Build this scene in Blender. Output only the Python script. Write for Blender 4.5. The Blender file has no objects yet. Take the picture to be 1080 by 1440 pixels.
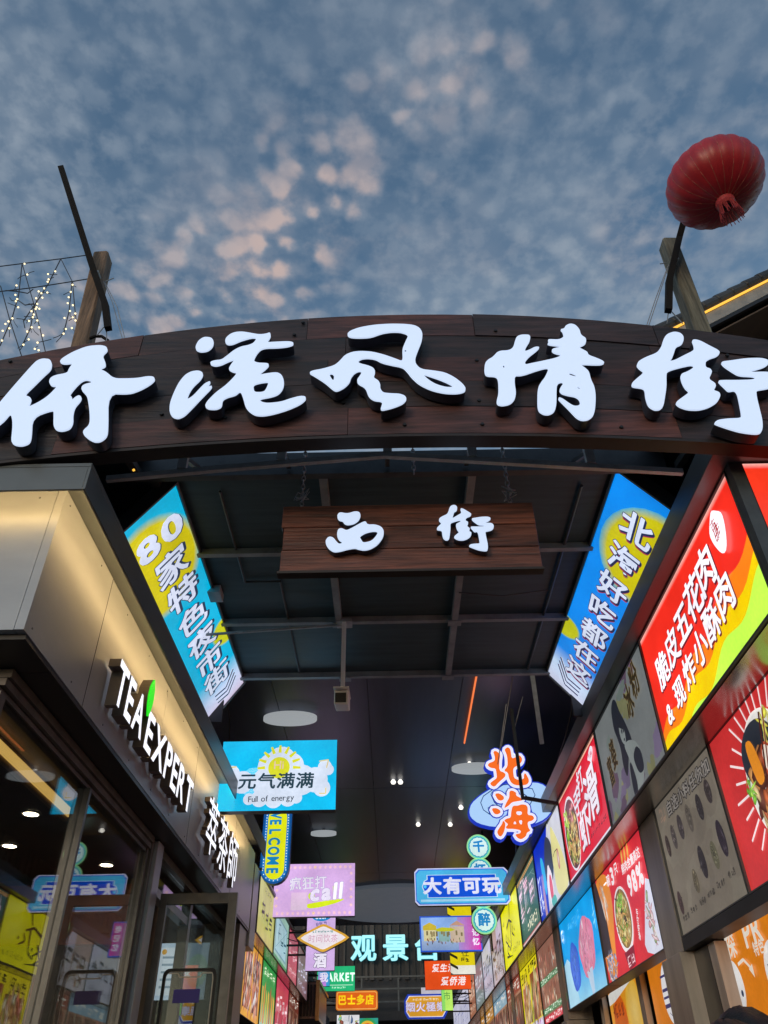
import bpy, bmesh, math, random
from mathutils import Vector, Matrix
from mathutils.geometry import tessellate_polygon
from math import sin, cos, pi, radians

scene = bpy.context.scene
COL = scene.collection
rnd = random.Random(7)

# ------------------------------------------------------------------ camera
F = 1080.0                       # focal length in pixels of the 1080x1440 photograph
ROLL = radians(1.0)
PITCH = math.atan(860 / F)
CAM = Vector((0, 0, 1.6))
_R = Vector((1, 0, 0)); _FW = Vector((0, cos(PITCH), sin(PITCH))); _U = Vector((0, -sin(PITCH), cos(PITCH)))
cam_d = bpy.data.cameras.new('camera'); cam = bpy.data.objects.new('camera', cam_d); COL.objects.link(cam)
cam_d.sensor_fit = 'VERTICAL'; cam_d.sensor_height = 24.0; cam_d.lens = F / 1440 * 24.0
cam_d.clip_start = 0.05; cam_d.clip_end = 2000
cx_ = _R * cos(ROLL) - _U * sin(ROLL); cy_ = _R * sin(ROLL) + _U * cos(ROLL)
m = Matrix((cx_, cy_, -_FW)).transposed().to_4x4(); m.translation = CAM
cam.matrix_world = m
scene.camera = cam

def ray(px, py):
    dx = (px - 540) / F; dy = (720 - py) / F
    return _R * (dx * cos(ROLL) + dy * sin(ROLL)) + _U * (-dx * sin(ROLL) + dy * cos(ROLL)) + _FW
def at(px, py, ax, val):
    d = ray(px, py); i = 'XYZ'.index(ax)
    return CAM + d * ((val - CAM[i]) / d[i])

# ------------------------------------------------------------------ world, sun, exposure
SUN_EL, SUN_ROT = radians(14.0), radians(205)
world = bpy.data.worlds.new('World'); scene.world = world; world.use_nodes = True
wn = world.node_tree.nodes; wl = world.node_tree.links; wn.clear()
def N(t, **kw):
    n = wn.new(t)
    for k, v in kw.items(): setattr(n, k, v)
    return n
def wmath(op, a, b=None):
    n = N('ShaderNodeMath', operation=op)
    for i, v in enumerate((a, b)):
        if v is None: continue
        if isinstance(v, (int, float)): n.inputs[i].default_value = v
        else: wl.new(v, n.inputs[i])
    return n.outputs[0]
def wramp(src, lo, hi):
    n = N('ShaderNodeMapRange', interpolation_type='SMOOTHSTEP'); wl.new(src, n.inputs['Value'])
    n.inputs['From Min'].default_value = lo; n.inputs['From Max'].default_value = hi
    return n.outputs['Result']
def wmix(f, a, b):
    n = N('ShaderNodeMix', data_type='RGBA')
    for s, v in ((n.inputs['Factor'], f), (n.inputs['A'], a), (n.inputs['B'], b)):
        if isinstance(v, (int, float)): s.default_value = v
        elif isinstance(v, tuple): s.default_value = (*v, 1)
        else: wl.new(v, s)
    return n.outputs['Result']
sky = N('ShaderNodeTexSky', sky_type='NISHITA', sun_disc=False, sun_elevation=SUN_EL, sun_rotation=SUN_ROT)
sky.altitude = 0; sky.air_density = 1.3; sky.dust_density = 0.6; sky.ozone_density = 3.0
tc = N('ShaderNodeTexCoord'); sp = N('ShaderNodeSeparateXYZ'); wl.new(tc.outputs['Generated'], sp.inputs[0])
zc = wmath('MAXIMUM', sp.outputs['Z'], 0.06)
cb = N('ShaderNodeCombineXYZ'); gx = wmath('DIVIDE', sp.outputs['X'], zc); gy = wmath('DIVIDE', sp.outputs['Y'], zc)
wl.new(gx, cb.inputs[0]); wl.new(gy, cb.inputs[1])
def wnoise(scale, detail, rough, off=(0, 0, 0), dist=0.0):
    mp = N('ShaderNodeMapping'); mp.inputs['Location'].default_value = off; wl.new(cb.outputs[0], mp.inputs['Vector'])
    n = N('ShaderNodeTexNoise'); wl.new(mp.outputs[0], n.inputs['Vector'])
    n.inputs['Scale'].default_value = scale; n.inputs['Detail'].default_value = detail; n.inputs['Roughness'].default_value = rough
    n.inputs['Distortion'].default_value = dist
    return n.outputs['Fac']
def wvor(scale, off, jitn):
    mp = N('ShaderNodeMapping'); mp.inputs['Location'].default_value = off; wl.new(cb.outputs[0], mp.inputs['Vector'])
    nz = N('ShaderNodeTexNoise'); nz.inputs['Scale'].default_value = scale * .6; nz.inputs['Detail'].default_value = 3; wl.new(mp.outputs[0], nz.inputs['Vector'])
    vm = N('ShaderNodeVectorMath', operation='MULTIPLY_ADD'); wl.new(nz.outputs['Color'], vm.inputs[0]); vm.inputs[1].default_value = (jitn,) * 3; wl.new(mp.outputs[0], vm.inputs[2])
    v = N('ShaderNodeTexVoronoi', feature='SMOOTH_F1'); v.inputs['Scale'].default_value = scale; v.inputs['Smoothness'].default_value = .6; wl.new(vm.outputs[0], v.inputs['Vector'])
    return v.outputs['Distance']
small = wramp(wnoise(32, 4, 0.55, (3, 1, 0), 0.0), 0.38, 0.66)          # fine grain of the cloud sheet
puff = wramp(wvor(25, (1, 4, 0), .04), 0.60, 0.12)                      # altocumulus puffs
mid = wramp(wnoise(6.5, 3, 0.45, (5, 2, 1), 0.0), 0.34, 0.70)
big = wmath('ADD', wmath('MULTIPLY', wramp(wnoise(1.6, 3, 0.5, (2.2, 7, 0)), 0.30, 0.64), .62), .38)
cells = wmath('MULTIPLY', wmath('ADD', wmath('ADD', wmath('MULTIPLY', small, 0.38), wmath('MULTIPLY', puff, .38)), wmath('MULTIPLY', mid, 0.42)), big)
def wstreak(pa, pb, width, start, seed):
    """a thicker bank of cloud along one line of the sheet, catching the last warm light"""
    A, B = ray(*pa), ray(*pb); a0 = (A.x / A.z, A.y / A.z); a1 = (B.x / B.z, B.y / B.z)
    dx, dy = a1[0] - a0[0], a1[1] - a0[1]; ln = math.hypot(dx, dy); dx /= ln; dy /= ln
    ux = wmath('SUBTRACT', gx, a0[0]); uy = wmath('SUBTRACT', gy, a0[1])
    dist = wmath('ABSOLUTE', wmath('SUBTRACT', wmath('MULTIPLY', ux, dy), wmath('MULTIPLY', uy, dx)))
    along = wmath('ADD', wmath('MULTIPLY', ux, dx), wmath('MULTIPLY', uy, dy))
    st = wmath('MULTIPLY', wramp(wmath('ADD', dist, wmath('MULTIPLY', wnoise(7, 3, .6, (1, 1, seed)), width)), width * 1.5, width * .4), wramp(along, start, start + .3))
    return wmath('MULTIPLY', st, wramp(wmath('ADD', wmath('MULTIPLY', puff, .26), wnoise(13, 5, 0.55, (8, 2, seed), .0)), 0.42, 0.78))
streak = wmath('MAXIMUM', wstreak((520, 190), (310, 450), .17, -.15, 4), wmath('MULTIPLY', wstreak((860, -40), (500, 200), .12, -.1, 9), .5))
warmn = wramp(wnoise(2.2, 3, 0.5, (9, 4, 2)), 0.55, 0.75)
CL = 6.667
warm = wmath('MAXIMUM', streak, wmath('MULTIPLY', warmn, 0.40))
ccol = wmix(warm, (0.285 * CL, 0.345 * CL, 0.420 * CL), (0.58 * CL, 0.445 * CL, 0.41 * CL))
fac = wmath('MINIMUM', wmath('ADD', wmath('MULTIPLY', cells, 0.88), wmath('MULTIPLY', streak, 0.75)), 0.94)
skyt = N('ShaderNodeMix', data_type='RGBA', blend_type='MULTIPLY'); skyt.inputs['Factor'].default_value = 1.0
wl.new(sky.outputs[0], skyt.inputs['A']); skyt.inputs['B'].default_value = (1.0, 1.02, 0.96, 1)
bg = N('ShaderNodeBackground'); wl.new(wmix(fac, skyt.outputs['Result'], ccol), bg.inputs['Color'])
bg.inputs['Strength'].default_value = 0.15
out = N('ShaderNodeOutputWorld'); wl.new(bg.outputs[0], out.inputs['Surface'])

sun_d = bpy.data.lights.new('sun', 'SUN'); sun = bpy.data.objects.new('sun', sun_d); COL.objects.link(sun)
sun_d.energy = 0.5; sun_d.angle = radians(12); sun_d.color = (1.0, 0.80, 0.62)
# Nishita: rotation is measured clockwise from +Y seen from above
sdir = Vector((sin(SUN_ROT) * cos(radians(8)), cos(SUN_ROT) * cos(radians(8)), sin(radians(8))))
sun.rotation_euler = sdir.to_track_quat('Z', 'Y').to_euler(); sun.location = (0, -20, 20)
vs = scene.view_settings; vs.view_transform = 'Standard'; vs.look = 'None'; vs.gamma = 1; vs.exposure = 0.0; vs.use_curve_mapping = False
scene.render.engine = 'CYCLES'
scene.cycles.use_denoising = True
scene.cycles.max_bounces = 6; scene.cycles.transparent_max_bounces = 12; scene.cycles.sample_clamp_indirect = 4.0

# ------------------------------------------------------------------ colours and materials
def lin(c): return c / 12.92 if c <= 0.04045 else ((c + 0.055) / 1.055) ** 2.4
def C(h):
    h = h.lstrip('#'); return tuple(lin(int(h[i:i + 2], 16) / 255) for i in (0, 2, 4))
def jit(c, a, r=rnd):
    k = 1 + r.uniform(-a, a); return tuple(max(0, x * k) for x in c)
MATS = {}
def mat(name, base=(.5, .5, .5), rough=.6, metal=0.0, var=0.25, scale=4.0, stretch=(1, 1, 1), bump=0.15, emit=None, es=0.0, spec=.5, col2=None, objrand=0.0, coat=0.0, grain=None):
    if name in MATS: return MATS[name]
    mt = bpy.data.materials.new(name); mt.use_nodes = True; nt = mt.node_tree; n = nt.nodes; l = nt.links
    b = n['Principled BSDF']; MATS[name] = mt
    b.inputs['Roughness'].default_value = rough; b.inputs['Metallic'].default_value = metal
    b.inputs['Specular IOR Level'].default_value = spec; b.inputs['Coat Weight'].default_value = coat
    tcn = n.new('ShaderNodeTexCoord'); mp = n.new('ShaderNodeMapping'); mp.inputs['Scale'].default_value = stretch
    l.new(tcn.outputs['Object'], mp.inputs['Vector'])
    nz = n.new('ShaderNodeTexNoise'); nz.inputs['Scale'].default_value = scale; nz.inputs['Detail'].default_value = 6; nz.inputs['Roughness'].default_value = .62
    l.new(mp.outputs[0], nz.inputs['Vector'])
    mx = n.new('ShaderNodeMix'); mx.data_type = 'RGBA'
    c2 = col2 or tuple(min(1, x * (1 + var)) for x in base); c1 = tuple(x * (1 - var) for x in base) if not col2 else base
    mx.inputs['A'].default_value = (*c1, 1); mx.inputs['B'].default_value = (*c2, 1)
    mr = n.new('ShaderNodeMapRange'); mr.inputs['From Min'].default_value = .3; mr.inputs['From Max'].default_value = .7
    l.new(nz.outputs['Fac'], mr.inputs['Value']); l.new(mr.outputs[0], mx.inputs['Factor'])
    res = mx.outputs['Result']
    if objrand:
        oi = n.new('ShaderNodeObjectInfo'); hs = n.new('ShaderNodeHueSaturation')
        m2 = n.new('ShaderNodeMapRange'); m2.inputs['To Min'].default_value = 1 - objrand; m2.inputs['To Max'].default_value = 1 + objrand
        l.new(oi.outputs['Random'], m2.inputs['Value']); l.new(m2.outputs[0], hs.inputs['Value']); l.new(res, hs.inputs['Color']); res = hs.outputs['Color']
    hsrc = nz.outputs['Fac']
    if grain:                                                    # long wood fibres, shifted from board to board
        o2 = n.new('ShaderNodeObjectInfo'); mu = n.new('ShaderNodeMath'); mu.operation = 'MULTIPLY'; mu.inputs[1].default_value = 37.0; l.new(o2.outputs['Random'], mu.inputs[0])
        va = n.new('ShaderNodeVectorMath'); va.operation = 'ADD'; l.new(tcn.outputs['Object'], va.inputs[0]); l.new(mu.outputs[0], va.inputs[1]); l.new(va.outputs[0], mp.inputs['Vector'])
        mg = n.new('ShaderNodeMapping'); mg.inputs['Scale'].default_value = grain; l.new(va.outputs[0], mg.inputs['Vector'])
        gn = n.new('ShaderNodeTexNoise'); gn.inputs['Scale'].default_value = 1.0; gn.inputs['Detail'].default_value = 5; gn.inputs['Roughness'].default_value = .65; gn.inputs['Distortion'].default_value = .35; l.new(mg.outputs[0], gn.inputs['Vector'])
        gm_ = n.new('ShaderNodeMapRange'); gm_.inputs['From Min'].default_value = .3; gm_.inputs['From Max'].default_value = .7; gm_.inputs['To Min'].default_value = .35; gm_.inputs['To Max'].default_value = 1.55; l.new(gn.outputs['Fac'], gm_.inputs['Value'])
        gx_ = n.new('ShaderNodeMix'); gx_.data_type = 'RGBA'; gx_.blend_type = 'MULTIPLY'; gx_.inputs['Factor'].default_value = 1; l.new(res, gx_.inputs['A']); l.new(gm_.outputs[0], gx_.inputs['B']); res = gx_.outputs['Result']; hsrc = gn.outputs['Fac']
    l.new(res, b.inputs['Base Color'])
    rr = n.new('ShaderNodeMapRange'); rr.inputs['To Min'].default_value = max(.02, rough * .8); rr.inputs['To Max'].default_value = min(1, rough * 1.25)
    l.new(nz.outputs['Fac'], rr.inputs['Value']); l.new(rr.outputs[0], b.inputs['Roughness'])
    if bump:
        bp = n.new('ShaderNodeBump'); bp.inputs['Strength'].default_value = bump; bp.inputs['Distance'].default_value = .01
        l.new(hsrc, bp.inputs['Height']); l.new(bp.outputs[0], b.inputs['Normal'])
    if emit:
        b.inputs['Emission Color'].default_value = (*emit, 1); b.inputs['Emission Strength'].default_value = es
    return mt
def printmat(name, es, rough=.35, dull=0.0):
    """printed film on a sign: colour comes from the print itself, glowing when es > 0"""
    if name in MATS: return MATS[name]
    mt = bpy.data.materials.new(name); mt.use_nodes = True; nt = mt.node_tree; n = nt.nodes; l = nt.links; MATS[name] = mt
    b = n['Principled BSDF']; at_ = n.new('ShaderNodeAttribute'); at_.attribute_name = 'Col'
    tcn = n.new('ShaderNodeTexCoord'); nz = n.new('ShaderNodeTexNoise'); nz.inputs['Scale'].default_value = 2.3; nz.inputs['Detail'].default_value = 2
    l.new(tcn.outputs['Object'], nz.inputs['Vector'])
    b.inputs['Roughness'].default_value = rough; b.inputs['Specular IOR Level'].default_value = .4
    mu = n.new('ShaderNodeMix'); mu.data_type = 'RGBA'; mu.blend_type = 'MULTIPLY'; mu.inputs['Factor'].default_value = 1
    l.new(at_.outputs['Color'], mu.inputs['A']); k = .35 if es else .85
    mu.inputs['B'].default_value = (k, k, k, 1); l.new(mu.outputs['Result'], b.inputs['Base Color'])
    if es:
        l.new(at_.outputs['Color'], b.inputs['Emission Color'])
        mr = n.new('ShaderNodeMapRange'); mr.inputs['From Min'].default_value = .3; mr.inputs['From Max'].default_value = .7
        mr.inputs['To Min'].default_value = es * .82; mr.inputs['To Max'].default_value = es * 1.1
        n2 = n.new('ShaderNodeTexNoise'); n2.inputs['Scale'].default_value = 38; n2.inputs['Detail'].default_value = 3; l.new(tcn.outputs['Object'], n2.inputs['Vector'])
        m2 = n.new('ShaderNodeMapRange'); m2.inputs['From Min'].default_value = .25; m2.inputs['From Max'].default_value = .75; m2.inputs['To Min'].default_value = .90; m2.inputs['To Max'].default_value = 1.06; l.new(n2.outputs['Fac'], m2.inputs['Value'])
        pm = n.new('ShaderNodeMath'); pm.operation = 'MULTIPLY'; l.new(nz.outputs['Fac'], mr.inputs['Value']); l.new(mr.outputs[0], pm.inputs[0]); l.new(m2.outputs[0], pm.inputs[1]); l.new(pm.outputs[0], b.inputs['Emission Strength'])
        mt.cycles.emission_sampling = 'NONE'
    return mt
def glassmat(name, ior=1.5, tint=(.9, .92, .92), rough=0.0):
    mt = bpy.data.materials.new(name); mt.use_nodes = True; nt = mt.node_tree; n = nt.nodes; l = nt.links; n.clear(); MATS[name] = mt
    ge = n.new('ShaderNodeNewGeometry'); dt = n.new('ShaderNodeVectorMath'); dt.operation = 'DOT_PRODUCT'
    l.new(ge.outputs['Normal'], dt.inputs[0]); l.new(ge.outputs['Incoming'], dt.inputs[1])
    def mth(op, x, y):
        q = n.new('ShaderNodeMath'); q.operation = op
        for i, v in enumerate((x, y)):
            if isinstance(v, (int, float)): q.inputs[i].default_value = v
            elif v is not None: l.new(v, q.inputs[i])
        return q.outputs[0]
    f0 = ((ior - 1) / (ior + 1)) ** 2
    fres = mth('ADD', f0, mth('MULTIPLY', 1 - f0, mth('POWER', mth('SUBTRACT', 1.0, mth('ABSOLUTE', dt.outputs['Value'], None)), 4.0)))
    tr = n.new('ShaderNodeBsdfTransparent'); tr.inputs['Color'].default_value = (*tint, 1)
    gl = n.new('ShaderNodeBsdfGlossy'); gl.inputs['Roughness'].default_value = rough
    tcn = n.new('ShaderNodeTexCoord'); nz = n.new('ShaderNodeTexNoise'); nz.inputs['Scale'].default_value = 1.2
    l.new(tcn.outputs['Object'], nz.inputs['Vector']); bp = n.new('ShaderNodeBump'); bp.inputs['Strength'].default_value = .02; bp.inputs['Distance'].default_value = .02
    l.new(nz.outputs['Fac'], bp.inputs['Height']); l.new(bp.outputs[0], gl.inputs['Normal'])
    mx = n.new('ShaderNodeMixShader'); o = n.new('ShaderNodeOutputMaterial')
    l.new(fres, mx.inputs[0]); l.new(tr.outputs[0], mx.inputs[1]); l.new(gl.outputs[0], mx.inputs[2]); l.new(mx.outputs[0], o.inputs['Surface'])
    return mt
LIT = printmat('lit_print', 1.0); LITS = printmat('lit_print_soft', .72); LITB = printmat('lit_print_bright', 1.25); DULL = printmat('unlit_print', 0.0, .5); UNLIT_GLOW = printmat('unlit_print_added_glow', .62, .5)  # the last one adds a weak glow to two panels that are not backlit
PLANK = mat('charred_plank', (.015, .014, .018), .5, 0, scale=1.1, stretch=(1.0, 3, 3.5), bump=.5, col2=(.118, .042, .038), objrand=.35, grain=(2.5, 30, 34))
PLANKD = mat('charred_plank_dark', (.014, .015, .020), .5, 0, scale=1.5, stretch=(.9, 4, 5), bump=.5, col2=(.060, .030, .031), objrand=.3, grain=(2.5, 30, 34))
BOARD = mat('red_brown_board', (.045, .024, .022), .36, 0, scale=1.6, stretch=(.8, 4, 7), bump=.45, col2=(.26, .085, .055), objrand=.2, grain=(2.2, 40, 55))
BLACK = mat('black_paint', (.012, .012, .014), .45, 0, bump=.05)
NAVY = mat('letter_return', (.045, .05, .075), .4, 0, bump=.05)
STEEL = mat('galvanised_steel', (.42, .43, .44), .45, .25, scale=9, bump=.1)
BEAM = mat('canopy_beam', (.27, .29, .30), .45, .2, scale=6, bump=.1)
DSTEEL = mat('dark_steel', (.10, .105, .11), .45, .5, scale=6, bump=.1)
FRAME = mat('bronze_frame', (.15, .132, .122), .34, .45, scale=7, bump=.05)
FASCIA = mat('grey_fascia_metal', (.34, .36, .40), .38, .25, scale=1.2, stretch=(1, 1, 3), bump=.04, var=.1)
LIPM = mat('dark_grey_lip', (.15, .165, .175), .4, .3, scale=2, bump=.05, var=.12)
SOFFIT = mat('black_soffit', (.035, .033, .034), .4, .2, scale=3, bump=.05)
SOFT = mat('polished_sheet', (.40, .38, .36), .22, .9, scale=1.4, stretch=(6, 1, 1), bump=.1, var=.12)
ROOFM = mat('canopy_sheet', (.056, .088, .100), .45, .3, scale=1.3, stretch=(1, 12, 1), bump=.12)
CEIL = mat('dark_ceiling', (.095, .105, .14), .38, .3, scale=1.1, stretch=(2.6, .25, 1), bump=.05)
WALLD = mat('dark_wall', (.05, .048, .052), .7, 0, scale=3)
SLATM = mat('dark_slat_wood', (.060, .050, .048), .6, 0, scale=3, stretch=(8, 8, 1), objrand=.5)
LRET = mat('letter_return_bronze', (.16, .13, .11), .45, .2, bump=.03)
WOODP = mat('post_wood_brown', (.13, .082, .055), .7, 0, scale=4, stretch=(6, 6, .6), bump=.8, col2=(.33, .21, .135), grain=(30, 30, 2))
WOODG = mat('post_wood_grey', (.085, .082, .065), .75, 0, scale=4, stretch=(6, 6, .6), bump=.8, col2=(.20, .185, .145), grain=(30, 30, 2))
POLE = mat('dark_pole', (.014, .012, .012), .8, 0, spec=.2, scale=5, stretch=(4, 4, 1), bump=.2)
GLASS = glassmat('shop_glass', 1.75); GLASS2 = glassmat('door_glass', 1.5, (.80, .84, .84))
GROUND = mat('paving', (.20, .19, .18), .8, 0, scale=3)
def emis(name, col, s): return mat(name, tuple(min(1, c) * .3 for c in col), .5, 0, var=.02, bump=0, emit=col, es=s)
WHITE_E = emis('lit_white_face', C('#cfe0fb'), .93)
LETTER_E = emis('lit_letter_face', C('#f2f4ff'), 1.15)
LEAF_E = emis('lit_green_leaf', C('#23d923'), 1.1)
AQUA_E = emis('lit_aqua_face', C('#a5eef5'), 1.05)
LED_E = emis('warm_led', (1.0, .66, .27), 30.0)
LEDO_E = emis('orange_led', (1.0, .50, .06), 1.3)
NEON_E = emis('neon_red_orange', (1.0, .22, .06), 1.0)
DOWN_E = emis('downlight', (1.0, .82, .55), 22)
BULB_E = emis('warm_bulb', (1.0, .80, .42), 2.2)

# ------------------------------------------------------------------ mesh helpers
class MB:
    def __init__(s): s.v = []; s.f = []; s.mi = []
    def add(s, vs, fs, mi=0):
        o = len(s.v); s.v += [Vector(p) for p in vs]; s.f += [tuple(i + o for i in f) for f in fs]; s.mi += [mi] * len(fs); return s
    def box(s, x0, y0, z0, x1, y1, z1, mi=0):
        vs = [(x, y, z) for x in (x0, x1) for y in (y0, y1) for z in (z0, z1)]
        return s.add(vs, [(0, 1, 3, 2), (4, 6, 7, 5), (0, 4, 5, 1), (2, 3, 7, 6), (0, 2, 6, 4), (1, 5, 7, 3)], mi)
    def obox(s, o, u, v, n, mi=0):
        o, u, v, n = map(Vector, (o, u, v, n))
        vs = [o + u * a + v * b + n * c for a in (0, 1) for b in (0, 1) for c in (0, 1)]
        return s.add(vs, [(0, 1, 3, 2), (4, 6, 7, 5), (0, 4, 5, 1), (2, 3, 7, 6), (0, 2, 6, 4), (1, 5, 7, 3)], mi)
    def bar(s, p, q, w, h=None, mi=0, up=(0, 0, 1)):
        p, q = Vector(p), Vector(q); h = h or w; d = (q - p); up = Vector(up)
        a = d.cross(up)
        if a.length < 1e-5: a = d.cross(Vector((1, 0, 0)))
        a.normalize(); b = a.cross(d).normalized()
        return s.obox(p - a * w / 2 - b * h / 2, d, a * w, b * h, mi)
    def tube(s, pts, r, n=6, mi=0, caps=True):
        pts = [Vector(p) for p in pts]; rs = r if isinstance(r, (list, tuple)) else [r] * len(pts)
        ring = []; vs = []; fs = []; a = None
        for i, p in enumerate(pts):
            d = (pts[min(i + 1, len(pts) - 1)] - pts[max(i - 1, 0)]).normalized()
            if a is None: a = d.orthogonal().normalized()
            a = (a - d * a.dot(d)).normalized(); b = d.cross(a)
            vs += [p + (a * cos(2 * pi * k / n) + b * sin(2 * pi * k / n)) * rs[i] for k in range(n)]
        for i in range(len(pts) - 1):
            for k in range(n):
                fs.append((i * n + k, i * n + (k + 1) % n, (i + 1) * n + (k + 1) % n, (i + 1) * n + k))
        if caps: fs += [tuple(range(n))[::-1], tuple(range((len(pts) - 1) * n, len(pts) * n))]
        return s.add(vs, fs, mi)
    def lathe(s, o, prof, n=16, mi=0, ax=Vector((0, 0, 1)), caps=True):
        o = Vector(o); a = ax.orthogonal().normalized(); b = ax.cross(a); vs = []; fs = []
        for r, z in prof: vs += [o + ax * z + (a * cos(2 * pi * k / n) + b * sin(2 * pi * k / n)) * r for k in range(n)]
        for i in range(len(prof) - 1):
            for k in range(n): fs.append((i * n + k, i * n + (k + 1) % n, (i + 1) * n + (k + 1) % n, (i + 1) * n + k))
        if caps: fs += [tuple(range(n))[::-1], tuple(range((len(prof) - 1) * n, len(prof) * n))]
        return s.add(vs, fs, mi)
    def extr(s, loops, n, mi=0, mside=None, front=True, back=True):
        """closed outlines (first outer, others holes) pushed along n"""
        n = Vector(n); loops = [[Vector(p) for p in l] for l in loops]
        allv = [p for l in loops for p in l]; tris = tessellate_polygon(loops); k = len(allv); ms = mi if mside is None else mside
        o = len(s.v); s.v += allv + [p + n for p in allv]
        if front: s.f += [tuple(o + i for i in t) for t in tris]; s.mi += [mi] * len(tris)
        if back: s.f += [tuple(o + k + i for i in t[::-1]) for t in tris]; s.mi += [ms] * len(tris)
        j = 0
        for l in loops:
            L = len(l)
            for i in range(L): s.f.append((o + j + i, o + j + (i + 1) % L, o + k + j + (i + 1) % L, o + k + j + i)); s.mi.append(ms)
            j += L
        return s
    def build(s, name, mats, parent=None, smooth=False, bevel=0.0, fixn=True):
        off = root_of(parent) if parent else Vector((0, 0, 0))
        me = bpy.data.meshes.new(name); me.from_pydata([tuple(p - off) for p in s.v], [], s.f)
        for mt in (mats if isinstance(mats, (list, tuple)) else [mats]): me.materials.append(mt)
        me.polygons.foreach_set('material_index', s.mi)
        if fixn:
            bm = bmesh.new(); bm.from_mesh(me); bmesh.ops.recalc_face_normals(bm, faces=bm.faces[:]); bm.to_mesh(me); bm.free()
        if smooth: me.polygons.foreach_set('use_smooth', [True] * len(me.polygons))
        o = bpy.data.objects.new(name, me); COL.objects.link(o)
        if parent: o.parent = parent
        if bevel:
            bv = o.modifiers.new('bevel', 'BEVEL'); bv.width = bevel; bv.segments = 1; bv.limit_method = 'ANGLE'
        return o
ROOTS = {}
def root_of(p):
    while p.parent: p = p.parent
    return ROOTS.get(p.name, Vector((0, 0, 0)))
def tag(o, label, cat, group=None, kind=None):
    o['label'] = label; o['category'] = cat
    if group: o['group'] = group
    if kind: o['kind'] = kind
    return o
def thing(name, label, cat, loc, group=None):
    o = bpy.data.objects.new(name, None); COL.objects.link(o); o.location = loc; o.empty_display_size = .1
    ROOTS[o.name] = Vector(loc); return tag(o, label, cat, group)
def struct(name, mb, mt, **k):
    o = mb.build(name, mt, **k); o['kind'] = 'structure'; return o

# ------------------------------------------------------------------ lettering (Blender's own built-in font)
CHARS = ("ABCDEFGHIJKLMNOPQRSTUVWXYZabcdefghijklmnopqrstuvwxyz0123456789&%"
         "家特色夜市街北海好吃都在这脆皮五花肉现炸小酥富婆冰粉手打虾滑自选料任你加一碗只要鲜含量高达元气满疯狂酒时间饮茶我巴士多店"
         "千杯不醉大有可玩老记忆爱生活侨港烟火極樂观景台萃師扫码点单排队探古法雪饭手")
GL = {}
def load_glyphs(chars, key, off):
    objs = []
    for ch in dict.fromkeys(chars):
        cu = bpy.data.curves.new('glyph', 'FONT'); cu.body = ch; cu.offset = off; cu.resolution_u = 3; cu.fill_mode = 'FRONT'; cu.size = 1.0
        o = bpy.data.objects.new('glyph', cu); COL.objects.link(o); objs.append((ch, o, cu))
    dg = bpy.context.evaluated_depsgraph_get()
    for ch, o, cu in objs:
        me = o.evaluated_get(dg).to_mesh(); vs = [(v.co.x, v.co.y) for v in me.vertices]
        me.calc_loop_triangles(); ts = [tuple(t.vertices) for t in me.loop_triangles]
        if vs:
            x0 = min(v[0] for v in vs); x1 = max(v[0] for v in vs); y0 = min(v[1] for v in vs); y1 = max(v[1] for v in vs)
        else: x0 = x1 = y0 = y1 = 0
        GL[(ch, key)] = (vs, ts, x0, x1, y0, y1); o.evaluated_get(dg).to_mesh_clear()
    for ch, o, cu in objs: bpy.data.objects.remove(o); bpy.data.curves.remove(cu)
load_glyphs(CHARS, 'r', 0.006)
def thicken(key, d, n):
    for ch in dict.fromkeys(CHARS):
        vs, ts, x0, x1, y0, y1 = GL[(ch, 'r')]; V = []; T = []
        if ord(ch) < 0x2000: dd = d * 1.1
        else: dd = d
        for k in range(n):
            ox, oy = dd * cos(2 * pi * k / n), dd * sin(2 * pi * k / n); o = len(V)
            V += [(x + ox, y + oy) for x, y in vs]; T += [tuple(i + o for i in t) for t in ts]
        GL[(ch, key)] = (V, T, x0 - dd, x1 + dd, y0 - dd, y1 + dd)
thicken('b', 0.018, 6)
thicken('x', 0.036, 8)
load_glyphs('ABCDEFGHIJKLMNOPQRSTUVWXYZ', 's', 0.022)

def chaikin(pts, it=2, q=.22):
    for _ in range(it):
        o = []
        for i in range(len(pts)):
            a, b = pts[i], pts[(i + 1) % len(pts)]
            o.append((a[0] * (1 - q) + b[0] * q, a[1] * (1 - q) + b[1] * q)); o.append((a[0] * q + b[0] * (1 - q), a[1] * q + b[1] * (1 - q)))
        pts = o
    return pts
def inflate(pts, d):
    n = len(pts); A = sum(pts[i][0] * pts[(i + 1) % n][1] - pts[(i + 1) % n][0] * pts[i][1] for i in range(n)); sg = 1 if A > 0 else -1
    o = []
    for i in range(n):
        p, c, q = pts[i - 1], pts[i], pts[(i + 1) % n]
        n1 = (c[1] - p[1], p[0] - c[0]); n2 = (q[1] - c[1], c[0] - q[0])
        l1 = math.hypot(*n1) or 1; l2 = math.hypot(*n2) or 1
        nx = n1[0] / l1 + n2[0] / l2; ny = n1[1] / l1 + n2[1] / l2; l = math.hypot(nx, ny)
        if l < .35: nx, ny, l = n1[0] / l1, n1[1] / l1, 1
        o.append((c[0] + sg * d * nx / l, c[1] + sg * d * ny / l))
    return o

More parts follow.
